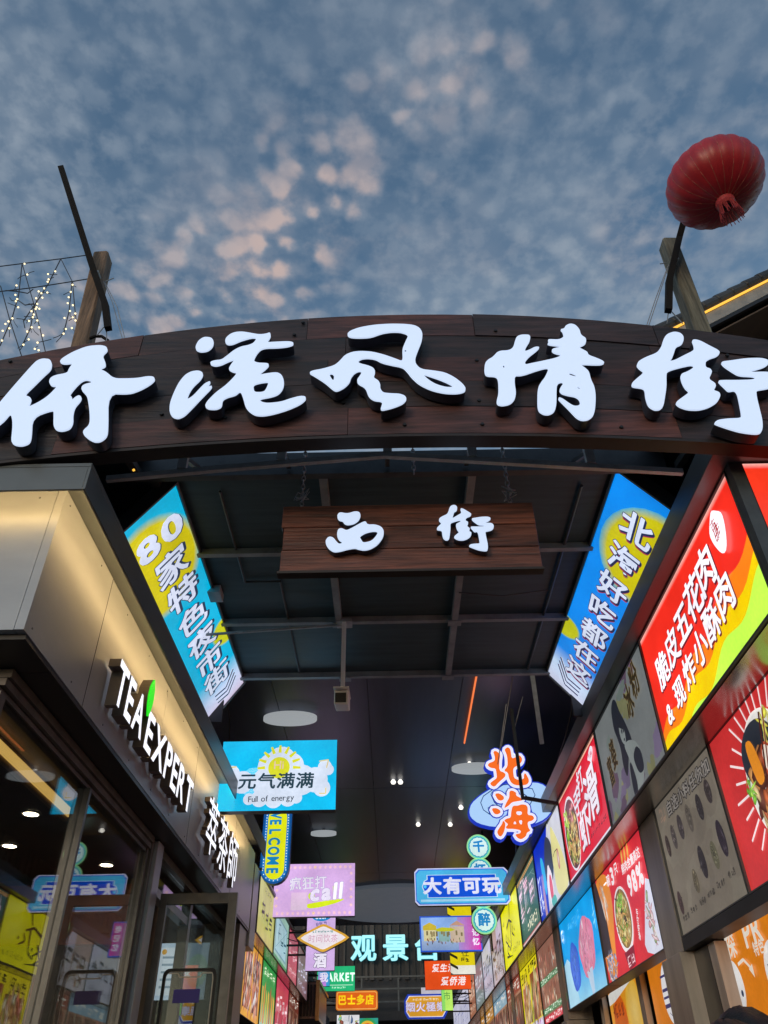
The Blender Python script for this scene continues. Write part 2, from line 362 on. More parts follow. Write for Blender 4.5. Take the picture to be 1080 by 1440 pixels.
class Print:
    """flat print on a panel: a, b run 0..1 over width and height; colours live in the mesh"""
    def __init__(s, O, U, V, W, H, base=0.0):
        s.O = Vector(O); s.U = Vector(U).normalized(); s.V = Vector(V).normalized(); s.N = s.U.cross(s.V); s.W = W; s.H = H
        s.v = []; s.f = []; s.c = []; s.lay = base
    def up(s, k=.0003): s.lay += k
    def _tri(s, pts, cols):
        W, H = s.W, s.H
        if all(-1e-6 <= p[0] <= W + 1e-6 and -1e-6 <= p[1] <= H + 1e-6 for p in pts): poly = [(p, c) for p, c in zip(pts, cols)]
        else:
            poly = [(p, c) for p, c in zip(pts, cols)]
            for ax, lim, sg in ((0, 0, 1), (0, W, -1), (1, 0, 1), (1, H, -1)):
                outp = []
                for i in range(len(poly)):
                    (p, c), (q, d) = poly[i], poly[(i + 1) % len(poly)]
                    ip = (p[ax] - lim) * sg >= 0; iq = (q[ax] - lim) * sg >= 0
                    if ip: outp.append((p, c))
                    if ip != iq:
                        t = (lim - p[ax]) / (q[ax] - p[ax])
                        outp.append(((p[0] + (q[0] - p[0]) * t, p[1] + (q[1] - p[1]) * t), tuple(x + (y - x) * t for x, y in zip(c, d))))
                poly = outp
                if len(poly) < 3: return
        o = len(s.v)
        for p, c in poly: s.v.append(s.O + s.U * p[0] + s.V * p[1] + s.N * s.lay); s.c.append(c)
        for i in range(1, len(poly) - 1): s.f.append((o, o + i, o + i + 1))
    def m(s, a, b): return (a * s.W, b * s.H)
    def rect(s, a0, b0, a1, b1, col, top=None):
        s.up(); t = top or col; p = [s.m(a0, b0), s.m(a1, b0), s.m(a1, b1), s.m(a0, b1)]
        s._tri([p[0], p[1], p[2]], [col, col, t]); s._tri([p[0], p[2], p[3]], [col, t, t])
    def poly(s, pts, col, up=True):
        if up: s.up()
        p = [s.m(*q) for q in pts]
        for t in tessellate_polygon([[Vector((x, y, 0)) for x, y in p]]): s._tri([p[i] for i in t], [col] * 3)
    def polyh(s, loops, col):
        s.up(); ps = [[s.m(*q) for q in l] for l in loops]; fl = [p for l in ps for p in l]
        for t in tessellate_polygon([[Vector((x, y, 0)) for x, y in l] for l in ps]): s._tri([fl[i] for i in t], [col] * 3)
    def ell(s, a, b, ra, rb, col, cc=None, n=20, rot=0.0, wob=0.0, r=None, up=True, soft=None):
        """ra, rb as fractions of the height; cc: centre colour; soft: colour reached at the rim of a feathered edge"""
        if up: s.up()
        c = s.m(a, b); k = cc or col; P = []; ra *= s.H; rb *= s.H
        for i in range(n):
            t = 2 * pi * i / n; w = 1 + (r.uniform(-wob, wob) if r else wob * sin(5 * t)); x, y = ra * w * cos(t), rb * w * sin(t)
            P.append((c[0] + x * cos(rot) - y * sin(rot), c[1] + x * sin(rot) + y * cos(rot)))
        for i in range(n): s._tri([c, P[i], P[(i + 1) % n]], [k, col, col])
        if soft:
            Q = [(c[0] + (p[0] - c[0]) * 1.18, c[1] + (p[1] - c[1]) * 1.18) for p in P]
            for i in range(n):
                j = (i + 1) % n; s._tri([P[i], Q[i], Q[j]], [col, soft, soft]); s._tri([P[i], Q[j], P[j]], [col, soft, col])
    def ring(s, a, b, r0, r1, col, n=28, wave=0, amp=0.0):
        s.up(); c = s.m(a, b)
        def pt(r, t): r = r * s.H * (1 + amp * (sin(wave * t))); return (c[0] + r * cos(t), c[1] + r * sin(t))
        for i in range(n):
            t, u = 2 * pi * i / n, 2 * pi * (i + 1) / n
            s._tri([pt(r0, t), pt(r1, t), pt(r1, u)], [col] * 3); s._tri([pt(r0, t), pt(r1, u), pt(r0, u)], [col] * 3)
    def line(s, pts, w, col, w2=None, up=True):
        if up: s.up()
        p = [s.m(*q) for q in pts]; n = len(p)
        for i in range(n - 1):
            (x0, y0), (x1, y1) = p[i], p[i + 1]; l = math.hypot(x1 - x0, y1 - y0) or 1; nx, ny = -(y1 - y0) / l, (x1 - x0) / l
            e = w2 if w2 is not None else w
            a = (w + (e - w) * i / (n - 1)) * s.H / 2; b = (w + (e - w) * (i + 1) / (n - 1)) * s.H / 2
            q = [(x0 + nx * a, y0 + ny * a), (x0 - nx * a, y0 - ny * a), (x1 - nx * b, y1 - ny * b), (x1 + nx * b, y1 + ny * b)]
            s._tri([q[0], q[1], q[2]], [col] * 3); s._tri([q[0], q[2], q[3]], [col] * 3)
    def text(s, st, a, b, size, col, key='b', sx=1.0, slant=0.0, rot=0.0, gap=.06, vert=False, stag=0.0, outline=None, ow=.05, shadow=None, sh=(.03, -.04), wob=0.0):
        """centred on (a, b); size = cell height as a fraction of the panel height"""
        if shadow: s._text(st, a, b, size, shadow, 'x' if key != 'r' else 'b', sx, slant, rot, gap, vert, stag, sh, wob)
        if outline:
            for k in range(8): s._text(st, a, b, size, outline, 'b' if key == 'r' else key, sx, slant, rot, gap, vert, stag, (ow * cos(k * pi / 4), ow * sin(k * pi / 4)), wob, .00005)
        s._text(st, a, b, size, col, key, sx, slant, rot, gap, vert, stag, (0, 0), wob)
    def _text(s, st, a, b, size, col, key, sx, slant, rot, gap, vert, stag, off, wob, lift=.0003):
        s.up(lift); S = size * s.H; pos = []; x = 0.0; r = random.Random(len(st) * 7 + 3)
        for ch in st:
            if ch == ' ': x += .35; continue
            g = GL[(ch, key)]; cjk = ord(ch) > 0x2000
            if vert: pos.append((ch, 0.0, -len(pos) * (1.0 + gap)))
            elif cjk: pos.append((ch, x, 0)); x += 1.0 + gap
            else: w = g[3] - g[2]; pos.append((ch, x, 0)); x += w + gap + .04
        tot = x - gap if not vert else 0
        for i, (ch, px, py) in enumerate(pos):
            vs, ts, x0, x1, y0, y1 = GL[(ch, key)]; cjk = ord(ch) > 0x2000
            wr = r.uniform(-wob, wob); cw, sw = cos(wr), sin(wr); P = []
            for (vx, vy) in vs:
                if cjk: X, Y = vx - (x0 + x1) / 2, vy - .36
                else: X, Y = vx - x0 - (0 if not vert else (x1 - x0) / 2), vy - .35
                if cjk or vert: X, Y = X * cw - Y * sw, X * sw + Y * cw
                if cjk and not vert: X += .5
                Xc = (X + px - (tot / 2 if not vert else 0) + off[0]); Yc = Y + py + (((len(pos) - 1) * (1.0 + gap)) / 2 if vert else 0) + off[1] + stag * i
                Xc = Xc * sx + slant * Y; Xc, Yc = Xc * cos(rot) - Yc * sin(rot), Xc * sin(rot) + Yc * cos(rot)
                P.append((a * s.W + Xc * S, b * s.H + Yc * S))
            for t in ts: s._tri([P[k] for k in t], [col] * 3); s.lay += 4e-8
    def scribble(s, r, a0, b0, a1, b1, n, w, col):
        """small lettering too far away to read, kept as loose brush marks"""
        s.up()
        for i in range(n):
            a = a0 + (a1 - a0) * (i + .5) / n + r.uniform(-.01, .01); da = (a1 - a0) / n * .42; m_ = (b0 + b1) / 2; hb = (b1 - b0) / 2
            for k in range(5):
                if r.random() < .5: y = m_ + r.uniform(-hb, hb); s.line([(a - da * r.uniform(.5, 1), y), (a + da * r.uniform(.5, 1), y + hb * .15)], w, col, w * .7, up=False)
                else: x = a + r.uniform(-da, da); s.line([(x, m_ + hb * r.uniform(.3, 1)), (x + r.uniform(-.3, .3) * da, m_ - hb * r.uniform(.3, 1))], w, col, w * .6, up=False)
            s.lay += .00003
    def food(s, r, a, b, ra, rb, pal, n, size=.22, rot=None, strips=.3, box=False):
        """a dish seen in a photograph: many small shaded pieces; ra, rb fractions of the height"""
        s.up()
        for i in range(n):
            if box: x, y = r.uniform(-1, 1), r.uniform(-1, 1)
            else:
                t = r.uniform(0, 2 * pi); q = math.sqrt(r.random()) * .93; x, y = q * cos(t), q * sin(t)
            c = jit(r.choice(pal), .25, r); hi = tuple(min(1, v * 1.7 + .03) for v in c); lo = tuple(v * .5 for v in c)
            ca = a + x * ra * s.H / s.W; cb_ = b + y * rb; z = size * min(ra, rb) * r.uniform(.6, 1.3); s.lay += .00002
            ro = r.uniform(0, pi) if rot is None else rot + r.uniform(-.4, .4)
            if r.random() < strips: s.ell(ca, cb_, z * 1.9, z * .28, lo, hi, 8, ro, .12, r, up=False)
            else: s.ell(ca, cb_, z, z * r.uniform(.45, .8), lo, hi, 9, ro, .16, r, up=False)
    def build(s, name, mt, parent, label=None):
        if not s.f: return None
        off = root_of(parent); me = bpy.data.meshes.new(name); me.from_pydata([tuple(p - off) for p in s.v], [], s.f); me.materials.append(mt)
        ca = me.color_attributes.new('Col', 'FLOAT_COLOR', 'POINT'); ca.data.foreach_set('color', [x for c in s.c for x in (*c, 1.0)])
        o = bpy.data.objects.new(name, me); COL.objects.link(o); o.parent = parent
        if label: o['label'] = label
        return o

# ------------------------------------------------------------------ signs
def panel(name, label, cat, O, U, V, W, H, draw, bg='#ffffff', mt=None, depth=.10, housing=None, group=None, rim=0.0, shape=None, dull=False, plabel=None):
    """a light box: housing, printed face, lettering. O = lower-left corner of the face seen from in front"""
    mt = mt or (UNLIT_GLOW if dull else LIT); housing = housing or DSTEEL
    O = Vector(O); U = Vector(U).normalized(); V = Vector(V).normalized(); n = U.cross(V)
    base = O + U * W / 2 - n * depth / 2
    t = thing(name, label, cat, tuple(base), group)
    hb = MB()
    if shape: hb.extr([[O + U * (a * W) + V * (b * H) - n * .002 for a, b in shape]], -n * depth)
    else: hb.obox(O - n * depth - U * rim - V * rim, U * (W + 2 * rim), V * (H + 2 * rim), n * (depth - .002))
    hb.build('housing', housing, t)
    if rim:
        for o, a, b in ((O - U * rim - V * rim, U * (W + 2 * rim), V * rim), (O - U * rim + V * H, U * (W + 2 * rim), V * rim),
                        (O - U * rim, U * rim, V * H), (O + U * W, U * rim, V * H)):
            MB().obox(o - n * .001, a, b, n * .018).build('rim', housing, t)
    f = Print(O, U, V, W, H, .0005); g = Print(O, U, V, W, H, .011)
    if shape: f.poly(shape, C(bg))
    else: f.rect(0, 0, 1, 1, C(bg))
    if draw: draw(f, g)
    f.build('face', mt, t, plabel); g.build('lettering', mt, t)
    return t
def rbox(a0, b0, a1, b1, ra, rb, n=5, corners=(1, 1, 1, 1)):
    o = []
    for (ca, cb_, t0, on) in ((a1 - ra, b1 - rb, 0, corners[0]), (a0 + ra, b1 - rb, pi / 2, corners[1]), (a0 + ra, b0 + rb, pi, corners[2]), (a1 - ra, b0 + rb, 1.5 * pi, corners[3])):
        if on: o += [(ca + ra * cos(t0 + pi / 2 * k / n), cb_ + rb * sin(t0 + pi / 2 * k / n)) for k in range(n + 1)]
        else: o.append((ca + ra * (1 if cos(t0 + .7) > 0 else -1), cb_ + rb * (1 if sin(t0 + .7) > 0 else -1)))
    return o
XR, XL, XR2, XL2 = 2.07, -1.85, 2.30, -2.02
def wall_sign(side, y0, y1, z0, z1, draw, label, bg, lower=False, dull=False, mt=None, cat='sign', name='light_box_sign', group=None, depth=.14):
    g = .012
    if side == 'R': X = XR2 if lower else XR; return panel(name, label, cat, (X, y1 - g, z0), (0, -1, 0), (0, 0, 1), y1 - y0 - 2 * g, z1 - z0, draw, bg, mt, depth, None, group, .0105, None, dull)
    X = XL2 if lower else XL
    return panel(name, label, cat, (X, y0 + g, z0), (0, 1, 0), (0, 0, 1), y1 - y0 - 2 * g, z1 - z0, draw, bg, mt, depth, None, group, .0105, None, dull)

# ------------------------------------------------------------------ setting: ground, far surroundings
gm = MB(); gm.add([(-300, -300, 0), (300, -300, 0), (300, 300, 0), (-300, 300, 0)], [(0, 1, 2, 3)])
struct('ground', gm, mat('asphalt', (.055, .055, .056), .9, 0, scale=2))
pv = MB(); pv.add([(-1.9, 3, .004), (2.3, 3, .004), (2.3, 33, .004), (-1.9, 33, .004)], [(0, 1, 2, 3)])
struct('pavement', pv, GROUND)

# ------------------------------------------------------------------ arched entrance sign
AY = 3.2; AC = .12
def ztop(x): return 5.84 - .061 * (x - AC) ** 2
def zbot(x): return 4.725 - .030 * (x - AC) ** 2
arch = thing('arched_entrance_sign', 'long dark plank arch sign with five big glowing white brush characters over the street entrance', 'sign', (AC, AY, 4.5))
NR = 5; r1 = random.Random(3)
for r in range(NR):
    x = -3.3 - r1.uniform(0, .8)
    while x < 3.5:
        w = r1.uniform(1.0, 2.1); xa, xb = max(x, -3.2), min(x + w, 3.44); x += w
        if xb - xa < .05: continue
        k = 6; dy = r1.uniform(-.006, .006); lo = []; hi = []
        for i in range(k + 1):
            xx = xa + .0015 + (xb - xa - .003) * i / k; a, b = zbot(xx), ztop(xx)
            lo.append((xx, AY + dy, a + (b - a) * r / NR + .0018)); hi.append((xx, AY + dy, a + (b - a) * (r + 1) / NR - .0018))
        MB().extr([lo + hi[::-1]], (0, .045, 0)).build('plank', PLANK if r1.random() < .55 else PLANKD, arch)
bk = MB(); xs = [-3.2 + 6.64 * i / 24 for i in range(25)]
bk.extr([[(x, AY + .054, zbot(x) + .01) for x in xs] + [(x, AY + .054, ztop(x) - .01) for x in xs[::-1]]], (0, .05, 0)).build('backing_board', BLACK, arch)
bh = MB()
for i in range(46):
    x = r1.uniform(-2.6, 2.8); f_ = r1.choice((.06, .17, .24, .37, .43, .57, .64, .77, .84, .95)); z = zbot(x) + (ztop(x) - zbot(x)) * f_
    bh.lathe((x, AY - .008, z), [(.013, -.004), (.010, .006)], 8, ax=Vector((0, -1, 0)))
o = bh.build('bolt_heads', BLACK, arch); o['kind'] = 'stuff'
sm = MB()
for i in range(24):
    x0, x1 = xs[i], xs[i + 1]; sm.obox((x0, AY - .003, zbot(x0) - .022), (x1 - x0, 0, zbot(x1) - zbot(x0)), (0, .1, 0), (0, 0, .02))
sm.build('bottom_trim', mat('burnt_trim', (.03, .02, .019), .5, 0), arch)

def conv(pts, x0, y0, sc): return [(x0 + x / sc, y0 + y / sc) for x, y in pts]
T1 = [(300,215),(345,220),(357,250),(350,290),(300,335),(240,395),(165,467),(205,480),(215,495),(205,525),(188,552),(260,520),(330,475),(400,403),(355,405),(337,380),(345,350),(380,330),(465,315),(475,285),(505,245),(440,252),(410,240),(425,215),(500,170),(600,130),(690,122),(735,132),(742,160),(705,192),(725,235),(728,265),(715,275),(685,287),(730,305),(785,353),(880,353),(950,350),(1020,337),(1060,340),(1070,360),(1040,390),(970,430),(890,458),(745,453),(745,720),(730,760),(690,788),(650,790),(610,770),(572,735),(575,710),(610,680),(620,650),(618,580),(605,490),(590,460),(560,430),(565,405),(590,390),(638,380),(620,365),(590,360),(560,372),(520,410),(475,468),(497,478),(490,508),(520,480),(545,468),(562,480),(555,505),(515,550),(502,600),(503,660),(480,700),(430,715),(390,710),(368,685),(370,600),(368,565),(222,617),(215,760),(200,800),(150,818),(100,812),(75,790),(85,700),(85,640),(70,590),(30,640),(0,665),(-60,715),(-95,700),(-80,620),(0,515),(120,375),(240,240),(270,222)]
T2a = [(300,120),(345,125),(363,150),(355,190),(320,220),(270,228),(235,215),(230,190),(250,150),(275,130)]
T2b = [(200,370),(250,363),(280,375),(285,395),(265,430),(215,475),(185,520),(165,575),(210,550),(265,490),(300,455),(340,438),(330,465),(290,495),(350,470),(345,490),(280,555),(200,640),(150,690),(105,710),(65,700),(42,665),(45,600),(75,520),(110,450),(155,395)]
T2c = [(520,85),(570,82),(620,90),(690,103),(740,98),(770,87),(775,110),(765,135),(740,160),(830,155),(905,152),(940,160),(935,178),(890,190),(820,197),(740,198),(700,210),(670,245),(648,293),(680,308),(755,310),(762,325),(740,350),(680,397),(740,385),(820,375),(855,395),(872,440),(865,490),(835,530),(790,550),(690,568),(705,590),(750,600),(850,590),(920,565),(990,547),(1025,550),(1030,570),(990,605),(900,645),(800,675),(720,690),(660,685),(615,655),(590,620),(575,560),(555,508),(520,540),(460,555),(425,575),(420,625),(380,643),(320,640),(298,620),(315,585),(380,520),(450,470),(510,410),(533,378),(500,372),(470,355),(480,330),(518,280),(470,295),(420,320),(375,330),(340,320),(338,300),(370,290),(420,285),(460,255),(510,215),(560,190),(615,180),(650,165),(672,135),(665,125),(630,125),(560,145),(500,172),(465,175),(445,160),(448,130),(480,100)]
H2 = [(648,465),(700,450),(755,443),(758,460),(735,510),(710,520),(660,520),(652,500)]
T3 = [(272,140),(290,118),(350,95),(450,77),(560,70),(660,72),(720,80),(755,100),(772,135),(765,185),(740,245),(722,295),(725,335),(760,370),(850,380),(920,392),(985,425),(1035,465),(1057,495),(1050,518),(1000,530),(920,528),(830,508),(750,470),(700,425),(670,385),(640,355),(560,340),(500,325),(460,302),(410,295),(365,300),(342,318),(355,332),(410,345),(445,360),(460,385),(445,425),(480,445),(492,470),(492,500),(510,525),(560,530),(620,532),(655,545),(667,568),(640,598),(570,625),(490,643),(505,600),(502,580),(450,575),(415,550),(395,490),(345,465),(337,440),(360,410),(372,385),(350,380),(320,395),(297,425),(290,455),(255,490),(205,515),(180,505),(130,460),(60,415),(22,395),(40,380),(110,368),(190,345),(225,315),(260,275),(310,255),(370,250),(440,255),(520,275),(590,300),(637,318),(640,285),(637,240),(655,195),(677,150),(665,135),(620,122),(560,122),(500,132),(430,158),(350,162),(290,158)]
H3 = [[(153,400),(175,397),(187,410),(185,440),(178,443),(165,425)], [(652,238),(665,236),(663,255),(652,255)], [(765,397),(820,415),(880,435),(940,460),(985,487),(930,490),(860,470),(810,440)]]
T4 = [(310,215),(325,185),(360,172),(420,172),(432,190),(425,225),(395,270),(385,305),(420,295),(470,268),(508,270),(480,300),(420,345),(388,385),(390,412),(440,400),(540,380),(640,357),(690,333),(620,317),(600,295),(620,280),(710,265),(565,250),(580,230),(570,207),(660,212),(700,190),(692,150),(670,128),(700,125),(715,98),(750,83),(790,92),(825,130),(835,175),(878,200),(875,245),(815,272),(850,290),(888,310),(895,335),(960,358),(1010,380),(1025,398),(990,412),(815,405),(860,430),(900,465),(915,530),(945,590),(955,670),(948,780),(930,825),(890,852),(840,855),(800,835),(740,770),(690,720),(655,685),(660,672),(690,683),(740,720),(780,742),(820,740),(832,715),(820,685),(790,665),(730,655),(680,640),(663,615),(675,590),(697,560),(685,548),(655,555),(640,590),(640,740),(620,790),(580,810),(540,808),(500,785),(488,740),(490,600),(515,555),(550,510),(580,440),(550,437),(470,460),(400,485),(350,497),(308,495),(305,560),(318,640),(305,690),(270,725),(210,738),(170,730),(160,705),(178,640),(175,530),(155,503),(75,500),(63,460),(68,400),(95,370),(130,352),(175,302),(260,298),(295,275)]
H4 = [[(212,410),(225,412),(225,438),(213,435)], [(733,475),(760,475),(815,500),(790,507),(745,495)], [(797,582),(820,585),(843,603),(815,607)]]
T5a = [(350,100),(400,82),(445,90),(470,115),(470,150),(455,175),(415,190),(400,240),(385,280),(350,295),(400,292),(470,255),(548,217),(545,180),(530,145),(550,138),(590,147),(660,185),(720,215),(735,235),(710,260),(660,275),(630,295),(628,340),(665,350),(678,375),(650,425),(700,455),(705,480),(683,505),(730,520),(738,550),(710,595),(650,630),(580,648),(500,645),(440,625),(412,600),(430,580),(500,530),(510,515),(480,490),(455,440),(447,390),(500,370),(540,345),(545,328),(520,322),(440,340),(370,360),(345,380),(347,480),(335,560),(325,620),(300,645),(260,648),(215,620),(195,560),(190,500),(165,488),(100,480),(93,460),(115,435),(188,375),(150,350),(130,325),(145,295),(200,265),(280,235),(310,190),(325,135)]
T5b = [(738,300),(820,290),(920,275),(1030,272),(1080,285),(1095,305),(1060,335),(1000,355),(935,368),(970,375),(1060,372),(1120,380),(1150,410),(1150,450),(1110,485),(1050,497),(995,505),(1000,560),(1020,640),(1040,720),(1043,780),(1030,815),(990,822),(880,808),(780,778),(700,750),(693,740),(720,720),(800,710),(885,708),(890,680),(875,600),(860,530),(840,505),(795,515),(770,490),(718,440),(740,433),(860,433),(970,430),(997,415),(975,405),(870,400),(820,370),(760,330)]
T6a = [(480,190),(500,170),(560,182),(620,163),(655,168),(667,195),(650,235),(610,262),(560,270),(535,260),(525,240),(495,235),(480,215)]
T6b = [(385,395),(410,365),(445,370),(480,415),(500,425),(525,412),(490,390),(475,350),(485,305),(515,297),(550,317),(590,300),(660,260),(705,240),(720,270),(780,268),(830,285),(853,320),(845,370),(800,430),(740,465),(690,473),(650,465),(620,455),(560,465),(500,482),(450,487),(410,460),(388,425)]
H6 = [(655,365),(700,335),(760,320),(800,322),(800,345),(770,385),(740,405),(685,415),(670,390)]
def channel_char(parent, pieces, Y, depth, face=WHITE_E, ret=NAVY):
    """pieces: list of [outer, hole, ...] in photograph pixels, standing on the plane Y"""
    fm = MB(); sm_ = MB()
    for loops in pieces:
        L3 = [[at(x, y, 'Y', Y) for x, y in chaikin(l)] for l in loops]
        fm.extr(L3, (0, .012, 0))
        sm_.extr([[p + Vector((0, .012, 0)) for p in l] for l in L3], (0, depth - .012, 0), front=False)
    c = sm_.build('character', ret, parent); fm.build('glowing_face', face, c)
    return c
LY = AY - .105
channel_char(arch, [[conv(T1, 0, 460, 4.909)]], LY, .085)
channel_char(arch, [[conv(T2a, 230, 450, 5.143)], [conv(T2b, 230, 450, 5.143)], [conv(T2c, 230, 450, 5.143), conv(H2, 230, 450, 5.143)]], LY, .085)
channel_char(arch, [[conv(T3, 430, 440, 4.696)] + [conv(h, 430, 440, 4.696) for h in H3]], LY, .085)
channel_char(arch, [[conv(T4, 670, 440, 5.684)] + [conv(h, 670, 440, 5.684) for h in H4]], LY, .085)
channel_char(arch, [[conv(T5a, 870, 450, 5.143)], [conv(T5b, 870, 450, 5.143)]], LY, .085)

# ------------------------------------------------------------------ hanging plank board
BY = 3.75
hang = thing('hanging_wooden_board', 'red brown plank board on chains with two glowing white characters', 'sign', (.15, BY, 4.15))
r2 = random.Random(5)
for i, (z0, z1) in enumerate(((4.15, 4.305), (4.308, 4.475), (4.478, 4.645))):
    MB().box(-.625 + r2.uniform(-.008, .008), BY + r2.uniform(-.003, .003), z0, .925 + r2.uniform(-.008, .008), BY + .05, z1).build('plank', BOARD, hang, bevel=.004)
MB().box(-.635, BY - .012, 4.132, .935, BY + .05, 4.148).build('bottom_edge', mat('burnt_trim'), hang)
channel_char(hang, [[conv(T6a, 390, 690, 5.684)], [conv(T6b, 390, 690, 5.684), conv(H6, 390, 690, 5.684)]], BY - .06, .055)
def j2(pts): return [(580 + (195 + (x - 93) * .4305) / 5.684, 690 + (112 + (y - 82) * .4946) / 5.684) for x, y in pts]
channel_char(hang, [[j2(T5a)], [j2(T5b)]], BY - .06, .055)
def chain_mb(x, y, z0, z1):
    cm = MB(); z = z1; k = 0
    while z > z0:
        pts = []
        for i in range(9):
            t = 2 * pi * i / 8; a, b = .011 * cos(t), .024 * sin(t)
            pts.append((x + (a if k % 2 else 0), y + (0 if k % 2 else a), z - .02 + b))
        cm.tube(pts, .0042, 5, caps=False); z -= .036; k += 1
    return cm
CHAINM = mat('chain_steel', (.33, .33, .34), .35, .4)
for x in (-.52, .80):
    o = chain_mb(x, BY + .025, 4.64, 5.17).build('chain', CHAINM, hang)
    kn = MB(); kr = random.Random(int(x * 100))
    kp = [(x + kr.uniform(-.05, .05), BY + .02 + kr.uniform(-.03, .03), 4.72 + kr.uniform(-.05, .07)) for _ in range(16)]
    kn.tube(kp, .003, 4).build('wire_knot', STEEL, hang)
ch = chain_mb(.20, BY + .02, 4.92, 5.17).build('loose_chain', CHAINM)
tag(ch, 'short dark chain dangling free above the middle of the plank board', 'chain')

# ------------------------------------------------------------------ entrance canopy roof
can = thing('canopy_roof', 'dark grey sheet canopy roof with steel grid beams behind the arch sign', 'roof', (.1, 5.6, 5.25))
ys = [4.02, 5.05, 6.15, 7.25]; xsn = [-1.62, -.43, .63, 1.82]
for j in range(3):
    for i in range(3):
        MB().box(xsn[i] + .005, ys[j] + .005, 5.26, xsn[i + 1] - .005, ys[j + 1] - .005, 5.285).build('roof_sheet', ROOFM, can)
for y in ys[1:]: MB().box(-1.62, y - .025, 5.20, 1.82, y + .025, 5.255).build('cross_beam', BEAM, can)
MB().box(-1.75, 3.96, 5.10, 1.95, 4.015, 5.30).build('front_beam', DSTEEL, can)
for x in (-.43, .63):
    for j in range(2 if x < 0 else 3): MB().box(x - .028, ys[j] + .03, 5.185, x + .028, ys[j + 1] - .03, 5.255).build('long_beam', BEAM, can)
for sx_ in (-1, 1):
    xa = -1.62 if sx_ < 0 else 1.82
    MB().box(xa - .03, 4.02, 5.17, xa + .03, 7.30, 5.30).build('side_beam', DSTEEL, can)
for xa, xb in ((-3.2, -1.66), (1.86, 3.5)):
    MB().box(xa, 3.62, 5.31, xb, 7.3, 5.335).build('wing_sheet', ROOFM, can); MB().box(xa, 3.58, 5.15, xb, 3.615, 5.34).build('wing_fascia', DSTEEL, can)
    xw = xa if xa < 0 else xb
    MB().box(xw - .02, 3.62, 4.5, xw + .02, 7.3, 5.30).build('wing_wall', WALLD, can); MB().box(xa, 7.26, 4.75, xb, 7.295, 5.30).build('wing_end', WALLD, can)
for pts, rr in (([(-1.5, 4.3, 5.235), (-1.5, 7.1, 5.235)], .016), ([(-1.2, 4.3, 5.242), (-1.2, 5.5, 5.242), (-.9, 5.5, 5.242), (-.9, 7.2, 5.242)], .010), ([(1.45, 4.3, 5.238), (1.45, 7.2, 5.238)], .013), ([(.63, 5.6, 5.16), (1.0, 5.62, 5.13), (1.4, 5.6, 5.17)], .006)):
    MB().tube(pts, rr, 8).build('conduit', DSTEEL, can)
for x in (-.43, .63):
    for y in ys[1:]:
        MB().box(x - .06, y - .045, 5.176, x + .06, y + .045, 5.184).build('gusset_plate', BEAM, can)
jb = MB().box(-1.56, 5.55, 5.18, -1.42, 5.72, 5.25).build('junction_box', mat('grey_plastic', (.35, .36, .36), .5), can)
# light steel frame between arch and canopy
tr = thing('roof_truss', 'thin grey steel truss between the arch sign and the canopy', 'truss', (.1, 3.7, 4.9))
TRS = mat('light_truss_steel', (.55, .56, .57), .5, .1, scale=6)
P = [at(x, y, 'Y', 3.62) for x, y in ((150, 674), (300, 660), (540, 640), (700, 649), (960, 664))]
for a, b in zip(P, P[1:]): MB().bar(a, b, .03, .038).build('chord', TRS, tr)
for x, y in ((255, 664), (395, 652), (545, 640), (665, 647), (832, 656)):
    p = at(x, y, 'Y', 3.62); MB().box(p.x - .028, 3.60, p.z + .022, p.x + .028, 3.635, p.z + .17).build('stub_post', TRS, tr)
    MB().bar((p.x, 3.66, p.z + .15), (p.x, 3.94, 5.15), .03).build('strut', DSTEEL, tr)
MB().bar((-1.72, 3.66, 5.10), (2.1, 3.66, 5.10), .05).build('chord', DSTEEL, tr)
for x in (-1.70, 2.05): MB().bar((x, 3.30, 5.0), (x, 4.0, 5.15), .05).build('strut', DSTEEL, tr)
# board end of a lamp cable glowing left under the arch
lp = MB(); q = at(188, 661, 'Y', 3.45); lp.lathe((q.x, q.y, q.z), [(.004, -.008), (.009, 0), (.004, .008)], 8)
tag(lp.build('pilot_lamp', LEDO_E), 'tiny orange pilot lamp under the left end of the arch sign', 'lamp')

